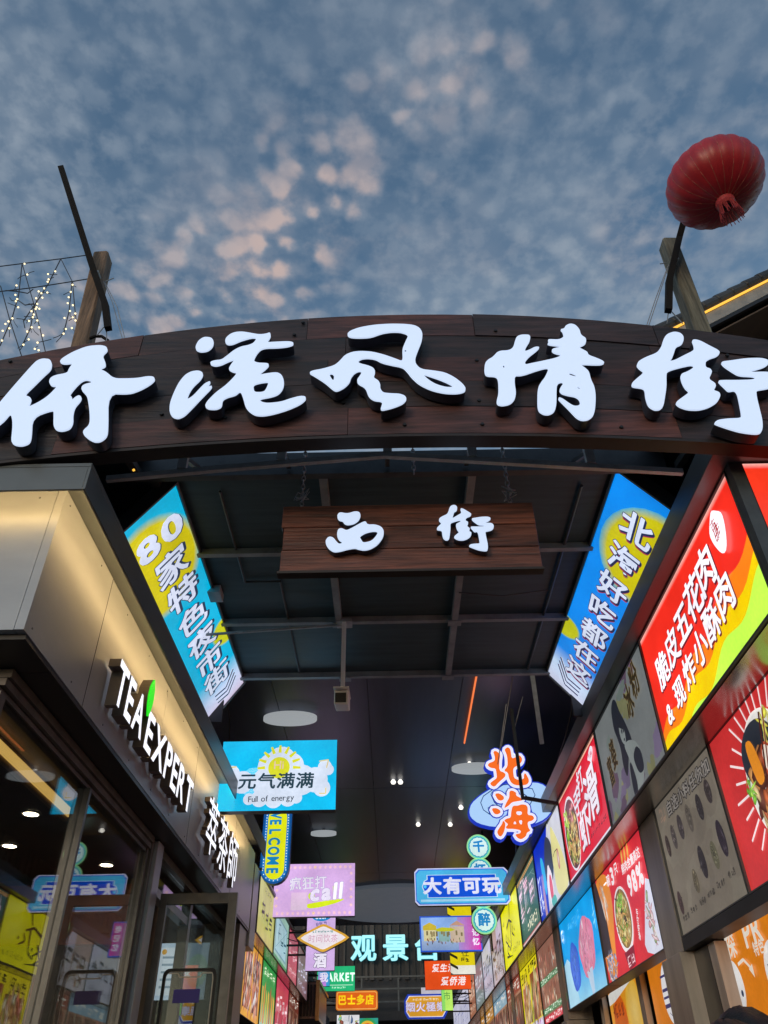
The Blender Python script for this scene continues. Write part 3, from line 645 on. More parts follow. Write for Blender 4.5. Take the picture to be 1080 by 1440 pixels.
# ------------------------------------------------------------------ slanted banners
def banner(side):
    if side == 'L':
        O = Vector((-1.80, 7.36, 4.79)); U = Vector((-1.50 + 1.80, 0, 5.22 - 4.79)); H = 3.18
        def draw(f, g):
            f.ell(.22, .80, .125, .15, C('#cdc008'), C('#d2c404'), 28, soft=C('#12b4d8')); f.ell(1.02, .345, .05, .055, C('#c4c712'), n=20, soft=C('#0fb2da'))
            f.rect(0, 0, 1, .10, C('#d3c8e2'), C('#b9cdec')); f.rect(0, .10, 1, .20, C('#b9cdec'), C('#00b0d9'))
            W_, D = C('#d5def5'), C('#1d3350')
            g.text('80', .505, .890, .104, D, 'b', sx=1.25, outline=D, ow=.015); g.text('80', .49, .893, .104, W_, 'r', sx=1.25, outline=W_, ow=.012)
            for ch, b in zip('家特色夜市街', (.775, .655, .53, .41, .295, .185)): g.text(ch, .48, b, .112, W_, "b", sx=.94, slant=.08, outline=D, ow=.022, shadow=D, sh=(.06, -.03))
            for k in range(3): g.line([(.30, .105 - k * .022), (.58, .090 - k * .022), (.86, .14 - k * .022)], .0075, D); g.line([(.31, .110 - k * .022), (.58, .0965 - k * .022), (.85, .145 - k * .022)], .0035, W_)
        panel('slanted_banner_sign', 'cyan and yellow slanted light box banner above the tea shop fascia', 'sign', O, U, (0, -1, 0), .525, H, draw, '#00b2dc', LIT, .09, DSTEEL, 'slanted banners under the canopy', .018)
    else:
        O = Vector((1.665, 7.27, 5.22)); U = Vector((2.01 - 1.665, 0, 4.80 - 5.22)); H = 3.16
        def draw(f, g):
            f.ell(.92, .79, .125, .15, C('#c8bf08'), C('#cdc404'), 28, soft=C('#4aa6c8')); f.ell(.0, .315, .05, .045, C('#c4c712'), n=20, soft=C('#2f9fd0'))
            f.rect(0, 0, 1, .11, C('#ccd2ea'), C('#bcd6f2')); f.rect(0, .11, 1, .20, C('#bcd6f2'), C('#0288ee'))
            W_, D, Rr = C('#d8e2fa'), C('#1c2552'), C('#a6304e')
            for ch, b in zip('北海好吃都在这', (.885, .76, .64, .52, .405, .29, .18)):
                g.text(ch, .55, b - .012, .102, Rr, 'b', sx=.90, slant=-.08, shadow=Rr, sh=(.04, -.075)); g.text(ch, .55, b - .012, .102, W_, 'b', sx=.90, slant=-.08, outline=D, ow=.022, shadow=D, sh=(.05, -.03))
            for k in range(3): g.line([(.16, .16 - k * .022), (.42, .085 - k * .022), (.72, .088 - k * .022)], .0075, D); g.line([(.17, .164 - k * .022), (.42, .091 - k * .022), (.71, .094 - k * .022)], .0035, W_)
        panel('slanted_banner_sign', 'blue and yellow slanted light box banner beside the red pork sign', 'sign', O, U, (0, -1, 0), .545, H, draw, '#008af0', LIT, .09, DSTEEL, 'slanted banners under the canopy', .018)
banner('L'); banner('R')

# ------------------------------------------------------------------ tea shop on the left
tea = thing('tea_shop', 'corner tea shop with grey metal fascia, warm cove light and tall glass windows', 'shop', (-3.2, 7.2, 0))
FY = 3.42; ZB, ZT = 3.60, 4.525; YE = 11.15
for a, b in ((FY, 6.0), (6.004, 8.6), (8.604, YE)):
    MB().box(XL - .05, a, ZB, XL, b, ZT).build('fascia_panel', FASCIA, tea)
for a, b in ((-5.2, -3.6), (-3.596, XL - .054)):
    MB().box(a, FY + .002, ZB, b, FY + .05, ZT).build('fascia_panel', FASCIA, tea)
ZT2 = 4.53; LD = .20
MB().box(-5.2, FY - LD, ZT2, XL + LD, YE - .40, ZT2 + .03).build('roof_lip', LIPM, tea, bevel=.004)
MB().box(XL + LD - .015, FY - LD, ZT2 - .165, XL + LD, YE - .40, ZT2 - .001).build('lip_flange', LIPM, tea)
MB().box(-5.2, FY - LD, ZT2 - .165, XL + LD - .017, FY - LD + .015, ZT2 - .001).build('lip_flange', LIPM, tea)
MB().box(XL + LD - .024, FY - LD + .05, ZT2 - .085, XL + LD - .016, YE - .6, ZT2 - .065).build('cove_light', LED_E, tea)
MB().box(-5.1, FY - LD + .016, ZT2 - .085, XL + LD - .06, FY - LD + .024, ZT2 - .065).build('cove_light', LED_E, tea)
MB().box(-5.2, FY, ZT + .05, -2.2, YE, ZT + .6).build('parapet', WALLD, tea)
GX = -2.10
MB().box(-5.2, FY + .05, ZB - .03, XL - .003, FY + .42, ZB - .003).build('soffit', SOFFIT, tea)
MB().box(GX - .06, FY + .425, ZB - .03, XL - .003, YE, ZB - .003).build('soffit', SOFFIT, tea)
rv = MB()
for y in [FY + .08 + .62 * k for k in range(12)]:
    for z in (ZB + .05, ZT - .05): rv.lathe((XL, y, z), [(.007, 0), (.005, .004)], 6, ax=Vector((1, 0, 0)))
for x in [-2.0 - .62 * k for k in range(5)]:
    for z in (ZB + .05, ZT - .05): rv.lathe((x, FY + .002, z), [(.007, 0), (.005, .004)], 6, ax=Vector((0, -1, 0)))
o = rv.build('rivets', LIPM, tea); o['kind'] = 'stuff'
for y in (4.35, 7.3, 9.6): MB().box(XL - .001, y, ZB + .002, XL + .0015, y + .006, ZT - .002).build('panel_joint', SOFFIT, tea)
for x in (-2.6, -3.3): MB().box(x, FY - .0005, ZB + .002, x + .006, FY + .003, ZT - .002).build('panel_joint', SOFFIT, tea)
# window frames
YW0 = FY + .36
for z0, z1, dx_ in ((3.515, 3.565, .02), (3.47, 3.512, .0), (3.44, 3.467, -.03)):
    MB().box(GX - .05, YW0, z0, GX + .05 + dx_, 6.93, z1).build('window_head', FRAME, tea)
MB().box(GX - .05, 7.22, 3.50, GX + .05, 10.6, 3.565).build('window_head', FRAME, tea)
for y0, y1, x1 in ((5.30, 5.335, .045), (5.345, 5.40, .02), (6.90, 6.95, .03), (6.955, 7.02, .05), (YW0, YW0 + .07, .04)):
    MB().box(GX - .05, y0, 0, GX + x1, y1, 3.437 if y1 < 6.94 else 3.565).build('mullion', FRAME, tea)
MB().box(GX - .06, 7.025, 0, GX + .085, 7.215, 3.565).build('corner_post', FASCIA, tea, bevel=.004)
for y0, y1 in ((YW0 + .07, 5.30), (5.40, 6.90)):
    MB().box(GX - .006, y0, .10, GX + .006, y1, 3.44).build('window_pane', GLASS, tea)
MB().box(GX - .05, YW0, 0, GX + .05, 6.93, .10).build('window_sill', FRAME, tea)
# front window facing the square
MB().box(-5.1, YW0 - .02, 3.44, GX - .06, YW0 + .05, 3.565).build('window_head', FRAME, tea)
for x in (-5.1, -3.6): MB().box(x, YW0 - .02, 0, x + .07, YW0 + .05, 3.437).build('mullion', FRAME, tea)
for a, b in ((-5.03, -3.6), (-3.53, GX - .055)): MB().box(a, YW0 + .01, .1, b, YW0 + .02, 3.44).build('window_pane', GLASS, tea)
# door head, transom over the door and far jamb
MB().box(GX - .05, 8.65, 0, GX + .05, 8.75, 3.50).build('mullion', FRAME, tea)
MB().box(GX - .05, 7.22, 3.19, GX + .04, 8.645, 3.26).build('door_head', FRAME, tea)
MB().box(GX - .005, 7.22, 3.265, GX + .005, 8.645, 3.495).build('window_pane', GLASS2, tea)
MB().box(GX - .005, 8.755, .1, GX + .005, 10.6, 3.495).build('window_pane', GLASS2, tea)
MB().box(GX - .06, 10.6, 0, XL - .02, YE, 3.565).build('end_pier', FRAME, tea)
ep = MB(); ep.box(XL - .24, 9.98, 3.605, XL + .02, 10.04, 4.36)
# open door leaf standing square to the street
DY = 7.36; DX0, DX1, DZ = -2.02, -1.345, 3.21
dr = MB(); dr.box(DX1 - .075, DY, .02, DX1, DY + .05, DZ); dr.box(DX0, DY, .02, DX0 + .06, DY + .05, DZ); dr.box(DX0 + .061, DY + .001, DZ - .085, DX1 - .076, DY + .049, DZ); dr.box(DX0 + .061, DY + .001, .02, DX1 - .076, DY + .049, .16)
door = dr.build('door', FRAME, tea)
MB().box(DX0 + .06, DY + .02, .16, DX1 - .075, DY + .03, DZ - .085).build('door_pane', GLASS2, door)
ph = Print((DX0 + .06, DY + .017, 1.6), (1, 0, 0), (0, 0, 1), .54, 1.2, .0)
ob_ = rbox(.10, .0, .93, .865, .10, .045); ib_ = rbox(.15, .012, .885, .845, .085, .038)
ph.polyh([ob_, ib_[::-1]], C('#2a2624')); ph.line(ib_ + ib_[:1], .004, C('#8a7f74'))
ph.line([(.19, .835), (.33, .835), (.36, .812), (.68, .812), (.71, .835), (.86, .835)], .008, C('#e8ddcc')); ph.line([(.86, .835), (.875, .80), (.875, .45)], .006, C('#e8ddcc'))
ph.rect(.30, .66, .70, .74, C('#4c3aa0')); ph.text('扫码点单', .47, .33, .055, C('#15110f'), 'b'); ph.text('不排队', .47, .255, .055, C('#15110f'), 'b')
ph.ell(.86, .36, .13, .16, C('#9fb2bd'), C('#b9cad3'), 18, wob=.08)
ph.build('door_sticker', DULL, door)
MB().tube([(DX1 - .13, DY - .05, 1.0), (DX1 - .13, DY - .05, 1.9)], .015, 8).build('door_handle', STEEL, door)
# letters on the fascia
def wall_text(parent, name, st, y0, y1, z0, z1, X0, X1, facem, retm, key='x', gap=.09):
    """separate channel letters along the left fascia between y0 and y1"""
    ws = []; x = 0
    for c_ in st:
        if c_ == ' ': x += .22; ws.append(None); continue
        g = GL[(c_, key)]; ws.append(x); x += (g[3] - g[2]) + gap
    tot = x - gap
    for c_, px in zip(st, ws):
        if px is None: continue
        vs, ts, x0, x1, gy0, gy1 = GL[(c_, key)]; sy = (y1 - y0) / tot; sz = (z1 - z0) / (gy1 - gy0)
        P3 = [(y0 + (px + v[0] - x0) * sy, z0 + (v[1] - gy0) * sz) for v in vs]
        ed = {}
        for t in ts:
            for a, b in ((t[0], t[1]), (t[1], t[2]), (t[2], t[0])): ed[(a, b)] = 1
        fm = MB(); fm.add([(X1, a, b) for a, b in P3] + [(X1 - .01, a, b) for a, b in P3], list(ts)); k = len(P3)
        sd = MB(); sd.add([(X1 - .001, a, b) for a, b in P3] + [(X0, a, b) for a, b in P3], [(a, b, b + k, a + k) for (a, b) in ed if (b, a) not in ed])
        c = sd.build(name, retm, parent, fixn=False); fm.build('glowing_face', facem, c, fixn=False)
name_l = thing('shop_name_lettering', 'white glowing channel letters reading TEA EXPERT with green leaf on the grey fascia', 'sign', (XL + .06, 5.7, 3.74))
wall_text(name_l, 'letter', 'TEA', 4.56, 5.23, 3.74, 4.03, XL + .02, XL + .10, LETTER_E, LRET, 's')
wall_text(name_l, 'letter', 'EXPERT', 5.32, 6.90, 3.73, 4.01, XL + .02, XL + .10, LETTER_E, LRET, 's')
lf = [(0, 0), (.035, .06), (.05, .13), (.04, .20), (.01, .27), (-.035, .20), (-.045, .13), (-.03, .06)]
fm = MB(); fm.extr([[(XL + .11, 5.27 + a * 1.25, 3.93 + b * 1.15) for a, b in chaikin(lf, 1, .15)]], (-.012, 0, 0)); lfo = MB(); lfo.extr([[(XL + .097, 5.27 + a * 1.25, 3.93 + b * 1.15) for a, b in chaikin(lf, 1, .15)]], (-.075, 0, 0), front=False)
lf_ = lfo.build('leaf', LRET, name_l); fm.build('glowing_face', LEAF_E, lf_)
name_c = thing('shop_name_lettering', 'white glowing thin characters at the far end of the tea shop fascia', 'sign', (XL + .06, 8.6, 3.68))
for ch_, ya, yb, za, zb in (('萃', 7.68, 8.20, 3.68, 4.20), ('茶', 8.28, 8.82, 3.68, 4.20), ('師', 8.90, 9.44, 3.68, 4.20)): wall_text(name_c, 'letter', ch_, ya, yb, za, zb, XL + .03, XL + .085, LETTER_E, LRET, 'r')
# shop interior
INT = mat('shop_interior_wall', (.24, .19, .16), .7, 0, scale=2); INTC = mat('shop_ceiling', (.20, .165, .14), .6, 0, scale=2)
inn = thing('tea_shop_interior', 'tea shop interior with dark ceiling, orange back wall and counter behind the glass', 'room', (-3.7, 7.2, 0))
CI = 4.10
MB().box(-5.2, YW0 + .06, CI, -2.8, 10.6, CI + .03).build('ceiling', INTC, inn); MB().box(-2.8, 6.9, CI, GX - .1, 10.6, CI + .03).build('ceiling', INTC, inn)
MB().box(-2.79, YW0 + .06, 3.83, XL - .06, 6.88, 3.86).build('dropped_soffit', INT, inn); MB().box(-2.79, 6.885, 3.58, GX - .07, 6.91, CI).build('soffit_end', INT, inn)
MB().box(-5.25, YW0 + .06, 0, -5.2, 10.6, CI).build('back_wall', INT, inn)
MB().box(-5.2, 10.6, 0, GX - .07, 10.65, CI).build('end_wall', INT, inn)
MB().box(-5.2, YW0 + .052, 3.57, GX - .07, YW0 + .06, CI).build('front_header', INT, inn); MB().box(GX - .07, YW0 + .06, 3.57, GX - .06, 10.6, 3.82).build('side_header', INT, inn)
MB().box(-5.18, 10.5, 3.35, -3.0, 10.59, 4.02).build('orange_band', mat('orange_panel', (.55, .14, .05), .45, 0, scale=2), inn)
MB().box(-5.2, YW0 + .06, .004, GX - .1, 10.6, .03).build('floor', GROUND, inn)
MB().box(-4.2, 8.8, 0, -2.7, 9.4, 1.1).build('counter', mat('counter_wood', (.35, .22, .14), .5), inn)
MB().box(-2.83, YW0 + .1, 3.69, -2.795, 6.86, 3.83).build('bulkhead', mat('bulkhead_wood', (.50, .33, .18), .5, 0, scale=2), inn)
MB().box(-2.794, YW0 + .12, 3.72, -2.786, 6.84, 3.80).build('light_strip', emis('amber_strip', (1.0, .60, .15), .85), inn)
for px, py in ((44, 1143), (14, 1188), (150, 1215)):
    q = at(px, py, 'Z', CI - .002); dl = MB(); dl.lathe((q.x, q.y, CI - .016), [(.075, .0), (.075, .014)], 16)
    t = thing('downlight', {(44, 1143): 'round warm downlight in the tea shop ceiling beside the glowing amber bulkhead', (14, 1188): 'round warm downlight at the left edge above the orange wall band', (72, 1172): 'round warm downlight deepest in the tea shop left of the mullion', (150, 1215): 'round warm downlight nearest the metal corner post of the tea shop', (110, 1196): 'round warm downlight seen through the second tea shop window'}[(px, py)], 'downlight', (q.x, q.y, CI), 'downlights in the tea shop'); dl.build('lens', DOWN_E, t)
    rg = MB(); rg.lathe((q.x, q.y, CI - .012), [(.076, -.006), (.095, -.004), (.095, .010), (.077, .010)], 16, caps=False).build('ring', STEEL, t)
def scr(f, g):
    f.rect(.05, .08, .62, .92, C('#dfe9f2')); f.ell(.80, .5, .22, .3, C('#b9dcc2'), C('#eaf3ea'), 14)
    for k in range(5): g.rect(.1, .2 + k * .13, .45, .24 + k * .13, C('#93a6b5'))
    g.ell(.12, .84, .05, .05, C('#e0a63a'))
for (x, w_) in ((-2.78, .6),):
    panel('menu_screen', {-4.9: 'pale lit menu screen farthest left at the back of the tea shop', -3.8: 'pale lit menu screen in the middle at the back of the tea shop', -2.78: 'narrow pale lit menu screen nearest the open glass door'}[x], 'screen', (x, 10.42, 2.75), (1, 0, 0), (0, 0, 1), w_, .58, scr, '#c3d7ea', LITS, .05, BLACK, 'menu screens in the tea shop')

# grey box column closing the tea shop row
colm = thing('metal_column_box', 'brushed grey metal box column at the far end of the tea shop', 'column', (-1.98, 11.3, 0))
MB().box(-2.16, YE + .06, 3.42, XL + .005, YE + .50, 4.42).build('box', FASCIA, colm); MB().box(-2.3, YE + .06, 0, -2.08, YE + .62, 3.417).build('post', FRAME, colm)

# ------------------------------------------------------------------ right-hand stall building
rb = thing('stall_building', 'long stall building on the right with steel lip, pillars and polished sheet soffit', 'building', (3.4, 16, 0))
RE = 31.5; ZU0, ZU1 = 3.71, 4.64; ZL0, ZL1 = 2.72, 3.69
lp = MB(); lp.box(XR - .13, FY - .10, ZU1 + .015, 5.2, RE, ZU1 + .19); lp.build('roof_lip', LIPM, rb, bevel=.004)
MB().box(XR + .15, FY + .2, ZU0 + .01, XR + .20, RE, ZU1).build('sign_backing', WALLD, rb)
MB().box(XR + .002, FY + .06, ZU0 - .018, XR2 + .02, RE, ZU0 - .006).build('soffit_sheet', SOFT, rb)
MB().box(XR - .012, FY + .07, ZU0 - .005, XR + .01, RE, ZU0 + .012).build('lower_trim', FRAME, rb)
MB().box(XR2 + .16, FY + .25, 3.0, XR2 + .22, RE, ZU0).build('upper_wall', WALLD, rb)
MB().box(XR - .015, FY, ZU0 - .02, XR + .06, FY + .06, ZU1 + .013).build('corner_post', DSTEEL, rb)
MB().box(3.2, FY + .4, 0, 5.2, 16.0, 3.0).build('rear_wall', WALLD, rb); MB().box(2.9, 16.0, 0, 5.2, RE, 3.0).build('rear_wall', WALLD, rb)
MB().box(XR2 + .23, FY + .4, 2.96, 5.2, RE, 3.0).build('inner_ceiling', SOFFIT, rb)
MB().box(XR + .2, FY + .3, ZU1 + .192, 5.2, RE, ZU1 + .5).build('parapet', WALLD, rb)
PILM = mat('pillar_sheet', (.48, .44, .41), .35, .5, scale=2, stretch=(3, 3, .4), bump=.05)
for y0, y1 in ((6.86, 7.33), (11.9, 12.25), (17.0, 17.4), (22.5, 22.9)):
    MB().box(XR2 - .02, y0, ZL0 - .1, XR2 + .30, y1, ZU0 - .02).build('pillar', PILM, rb, bevel=.004)
    MB().box(XR2 - .06, y0 - .02, 0, XR2 + .30, y1 + .02, ZL0 - .104).build('pillar', PILM, rb, bevel=.004)
# shop-front frames under the lower row of signs
MB().box(XR2 - .02, FY + .35, ZL0 - .10, XR2 + .12, 6.84, ZL0 - .015).build('head_frame', BLACK, rb)
for y0, y1 in ((6.36, 6.50), (6.51, 6.84)): MB().box(XR2 + .05, y0, 0, XR2 + .14, y1, ZL0 - .11).build('jamb', BLACK if y0 > 6.5 else PILM, rb)
for y in (9.22, 11.05): MB().box(XR2 + .25, y, 0, XR2 + .31, y + .16, ZL0 + .1).build('jamb', PILM, rb)

def waves(f, seed=0):
    """orange, yellow and lime waves along the bottom of the red pork sign"""
    for col, b0, b1, ph_ in ((C('#ee7a12'), .16, .54, 0), (C('#e6c400'), .06, .38, .8), (C('#bdf04c'), -.12, .27, 1.6)):
        pts = [(0, -.2)] + [(k / 30, b0 + (b1 - b0) * (k / 30) + .045 * sin(k / 30 * 19 + ph_ + seed)) for k in range(31)] + [(1, -.2)]
        f.poly([(a, max(0, b)) for a, b in pts], col)
def d_pork(f, g):
    waves(f); W_, D = C('#f3f1fb'), C('#6d1420')
    f.rect(0, .955, 1, 1, C('#e4281a'), C('#e9a79c'))
    for i, ch in enumerate('脆皮五花肉'): g.text(ch, .16 + i * .136, .55 + i * .036, .285 + i * .012, W_, 'b', sx=1.02, rot=.04, shadow=D, sh=(.03, -.05))
    for i, ch in enumerate('&现炸小酥肉'): g.text(ch, .13 + i * .128, .215 + i * .036, .215 + i * .016, W_, 'b', rot=.04, shadow=D, sh=(.03, -.05))
    g.poly([(.86 + .052 * cos(t) * (1 + .12 * sin(3 * t)), .765 + .155 * sin(t) * (1 + .08 * cos(4 * t))) for t in [2 * pi * k / 26 for k in range(26)]], C('#f2eff8'))
    r = random.Random(9); g.scribble(r, .832, .70, .888, .85, 2, .012, C('#a3262c')); g.text('古', .845, .845, .085, C('#a3262c'), 'r')
wall_sign('R', FY + .07, 5.585, ZU0, ZU1, d_pork, 'bright red sign with white crispy pork characters and orange yellow waves', '#e22a1c', group='upper row signs on the right', mt=LITB)
def d_front(f, g): waves(f, 2.0); f.rect(0, .955, 1, 1, C('#e4281a'), C('#e9a79c'))
panel('light_box_sign', 'bright red sign on the end wall turned towards the square at the right edge', 'sign', (XR + .065, FY, ZU0), (1, 0, 0), (0, 0, 1), 3.0, ZU1 - ZU0, d_front, '#e2341c', LITB, .14, group='upper row signs on the right')
def d_grey(f, g):
    r = random.Random(4)
    for k in range(26):
        f.ell(r.random(), r.choice((r.uniform(0, .3), r.uniform(.7, 1))), r.uniform(.05, .17), r.uniform(.04, .12), jit(r.choice((C('#6e5a70'), C('#7d8a86'), C('#8b8c66'), C('#7b6f8c'))), .15, r), n=12, rot=r.random(), wob=.25, r=r, up=False); f.lay += .00005
    D = C('#2a2f3a'); S = C('#97a09f')
    hair = [(.37, .92), (.43, .98), (.48, .93), (.50, .80), (.55, .66), (.60, .46), (.585, .36), (.53, .43), (.47, .30), (.41, .21), (.38, .34), (.40, .50), (.38, .62), (.35, .74)]
    f.poly(chaikin(hair), D); f.ell(.475, .60, .075, .12, S, n=16, rot=.3); f.poly(chaikin([(.42, .70), (.50, .75), (.55, .64), (.51, .60), (.46, .66)]), D)
    f.ell(.475, .615, .020, .022, D); f.ell(.505, .60, .018, .02, D); f.ell(.49, .525, .02, .012, D)
    f.poly(chaikin([(.46, .50), (.56, .47), (.66, .38), (.70, .22), (.66, .05), (.60, .0), (.52, .0), (.54, .18), (.50, .34)]), S); f.poly(chaikin([(.56, .30), (.64, .36), (.70, .26), (.69, .10), (.60, .12)]), D)
    f.poly(chaikin([(.48, .28), (.52, .30), (.55, .10), (.53, .0), (.46, .0)]), D)
    B, G = C('#39301f'), C('#8c7648')
    for i, ch in enumerate('富婆'): g.text(ch, .17 + i * .105, .44 + i * .10, .30, B, 'b', sx=.62, rot=.1, outline=G, ow=.02)
    for i, ch in enumerate('冰粉'): g.text(ch, .70 + i * .135, .72 + i * .09, .33, B, 'b', sx=.72, rot=.1, outline=G, ow=.02)
wall_sign('R', 5.59, 7.40, ZU0, ZU1, d_grey, 'unlit grey poster of a dark haired woman with brown characters and added glow, beside the red pork sign', '#848a8b', dull=True, group='upper row signs on the right')  # unlit poster, brightened by a glow put into its print
NOOD = [C('#d9b56a'), C('#e5cb92'), C('#b98a4a'), C('#6d8a2e'), C('#3f3022'), C('#caa26a')]
def d_shrimp(f, g):
    r = random.Random(11); W_ = C('#f2eefa'); f.rect(0, 0, 1, .045, C('#e9e4f2')); f.rect(0, .0, 1, .02, C('#c8203a')); f.rect(0, .975, 1, 1, C('#f0b29a')); f.rect(0, .955, 1, .975, C('#c21a2c'))
    f.ell(.215, .47, .40, .42, C('#eee6ee'), n=30, rot=.05); f.ell(.215, .465, .37, .39, C('#5b2f33'), C('#7a4b40'), n=30, rot=.05)
    f.food(r, .22, .42, .33, .33, NOOD, 190, .17); f.food(r, .13, .62, .11, .19, [C('#a8d83a'), C('#7fb526'), C('#c9ef6a')], 14, .5, strips=.1); f.food(r, .27, .70, .16, .12, [C('#d43a45'), C('#e88a8a'), C('#6b1f2b')], 12, .45, strips=.1)
    for ch, a, b, z in (('手', .46, .66, .30), ('打', .585, .80, .28), ('虾', .535, .32, .44), ('滑', .765, .52, .55)): g.text(ch, a, b, z, W_, 'b', sx=1.25, rot=.06, slant=.12, shadow=C('#8d1226'), sh=(.03, -.03))
    g.poly(chaikin([(.80, .86), (.90, .95), (.95, .88), (.87, .76), (.85, .82)]), W_); g.scribble(r, .83, .83, .92, .90, 3, .009, C('#c8203a')); g.scribble(r, .62, .13, .97, .18, 8, .010, C('#7c1522'))
wall_sign('R', 7.41, 9.56, ZU0, ZU1, d_shrimp, 'red sign with slanting white shrimp characters and a noodle bowl at its left', '#dc2238', group='upper row signs on the right')
def d_ice(f, g):
    r = random.Random(12)
    f.poly([(.0, 0), (.0, 1), (.55, 1), (.35, .5), (.30, 0)], C('#0d2fc0')); f.poly(chaikin([(.30, .55), (.45, .95), (.60, .80), (.66, .55), (.55, .30), (.38, .25)]), C('#3b3f55'))
    f.poly(chaikin([(.62, .02), (.60, .55), (.66, .97), (.78, .75), (.93, .40), (1.0, .02)]), C('#e5dd96')); f.ell(.44, .30, .20, .24, C('#f1e6ee'), n=18, wob=.08); f.ell(.46, .24, .11, .18, C('#d8415a'), C('#e86a7a'), n=18)
    f.ell(.78, .44, .08, .13, C('#c06b58'), C('#efe7df'), 14); f.poly(chaikin([(.20, .80), (.30, .72), (.34, .40), (.28, .2), (.22, .45)]), C('#2bb1e8')); f.rect(.17, .0, .24, .55, C('#c79a9a'), C('#7b6fbf')); f.poly(chaikin([(.45, .0), (.60, .02), (.55, .14), (.40, .12)]), C('#59b7b0'))
    g.scribble(r, .04, .05, .17, .62, 1, .03, C('#dfe8fa')); g.scribble(r, .03, .08, .18, .3, 2, .02, C('#dfe8fa')); g.line([(.66, .53), (.72, .56), (.80, .55)], .012, C('#3a3430')); g.line([(.62, .8), (.60, 1.0)], .02, C('#f3f1e0'))
wall_sign('R', 9.57, 11.76, ZU0, ZU1, d_ice, 'deep blue sign showing ice cream, beside the red shrimp sign', '#cfd0d8', group='upper row signs on the right')
def d_green(f, g):
    r = random.Random(13)
    for b in (.93, .96): f.rect(0, b, 1, b + .018, C('#d8a05e'))
    f.rect(0, .0, 1, .05, C('#e2c4c4')); f.rect(0, .05, 1, .065, C('#b84a4a'))
    for k in range(12): g.line([(r.random(), r.random()), (r.random(), r.random())], .008, C('#7d9c92'))
    for a in (.2, .5, .78): g.scribble(r, a - .13, .36 + a * .1, a + .14, .82, 1, .035, C('#e7b7cc'))
    for a in (.2, .5, .78): g.scribble(r, a - .13, .30 + a * .1, a + .14, .72, 1, .03, C('#f4dfe9'))
    g.scribble(r, .1, .74, .5, .90, 3, .02, C('#f0d2de')); g.scribble(r, .4, .12, .9, .26, 7, .02, C('#f3edd0'))
wall_sign('R', 11.77, 13.69, ZU0, ZU1, d_green, 'dark green sign with pink brush characters, beside the ice cream sign', '#2f5a4c', group='upper row signs on the right')
def d_yel(f, g):
    r = random.Random(14); B = C('#2a2a0c')
    g.line([(.56, .93), (.50, .72)], .085, B, .04); g.line([(.30, .62), (.46, .70), (.60, .60)], .065, B, .03); g.line([(.52, .66), (.48, .30), (.40, .22)], .085, B, .03)
    for a, b in ((.25, .45), (.34, .36), (.62, .44), (.30, .24)): g.line([(a, b + .1), (a - .05, b), (a + .06, b - .1)], .065, B, .025); g.ell(a + .08, b, .04, .03, B, n=10)
    g.line([(.20, .18), (.5, .1)], .045, B, .012); g.scribble(r, .55, .10, .9, .2, 6, .012, C('#6e7010')); g.scribble(r, .1, .70, .2, .78, 2, .012, B)
wall_sign('R', 13.70, 16.12, ZU0, ZU1, d_yel, 'plain yellow sign with loose black brush characters', '#e8e400', group='upper row signs on the right')
def d_mix(bgs, ink, seed, pal=None, nf=60, size=.05):
    def d(f, g):
        r = random.Random(seed)
        if pal: f.food(r, .5, .35, .5 * f.W / f.H * .9, .3, pal, nf, .3, strips=.5, box=True)
        for k, c in enumerate(bgs): f.rect(k / len(bgs), .62 + .1 * (k % 2), (k + 1) / len(bgs), 1, C(c))
        g.scribble(r, .08, .40, .92, .72, 4, size, C(ink)); g.scribble(r, .1, .12, .9, .25, 9, .015, C(ink))
    return d
wall_sign('R', 16.13, 18.16, ZU0, ZU1, d_mix(['#cbb0a0', '#d9cfe2'], '#4a3b34', 21, [C('#a87a58'), C('#e4d9cf'), C('#7d4c3a')], 50), 'pale lilac and brown sign beyond the yellow one', '#d9cfd8', mt=LITS, group='upper row signs on the right')
wall_sign('R', 18.17, 20.2, ZU0, ZU1, d_mix(['#d8d9ea'], '#3e4a63', 22), 'white sign with thin dark blue characters beyond the lilac sign', '#c3c8de', mt=LITS, group='upper row signs on the right')
wall_sign('R', 20.21, 22.4, ZU0, ZU1, d_mix(['#76848e'], '#dfe4ef', 23), 'slate grey sign with white marks far down the right row', '#7a8893', mt=LITS, group='upper row signs on the right')
wall_sign('R', 22.41, 24.4, ZU0, ZU1, d_mix(['#b5765a'], '#f0d8c0', 24, [C('#b06a48'), C('#8a4a34')], 40), 'rusty brown sign far down the right row', '#b87a5c', mt=LITS, group='upper row signs on the right')
wall_sign('R', 24.41, 31.2, ZU0, ZU1, d_mix(['#dcdbf0', '#e4e2f6'], '#8a8fb5', 25, size=.03), 'long pale lilac sign closing the right row', '#d6d5ec', mt=LITS, group='upper row signs on the right')

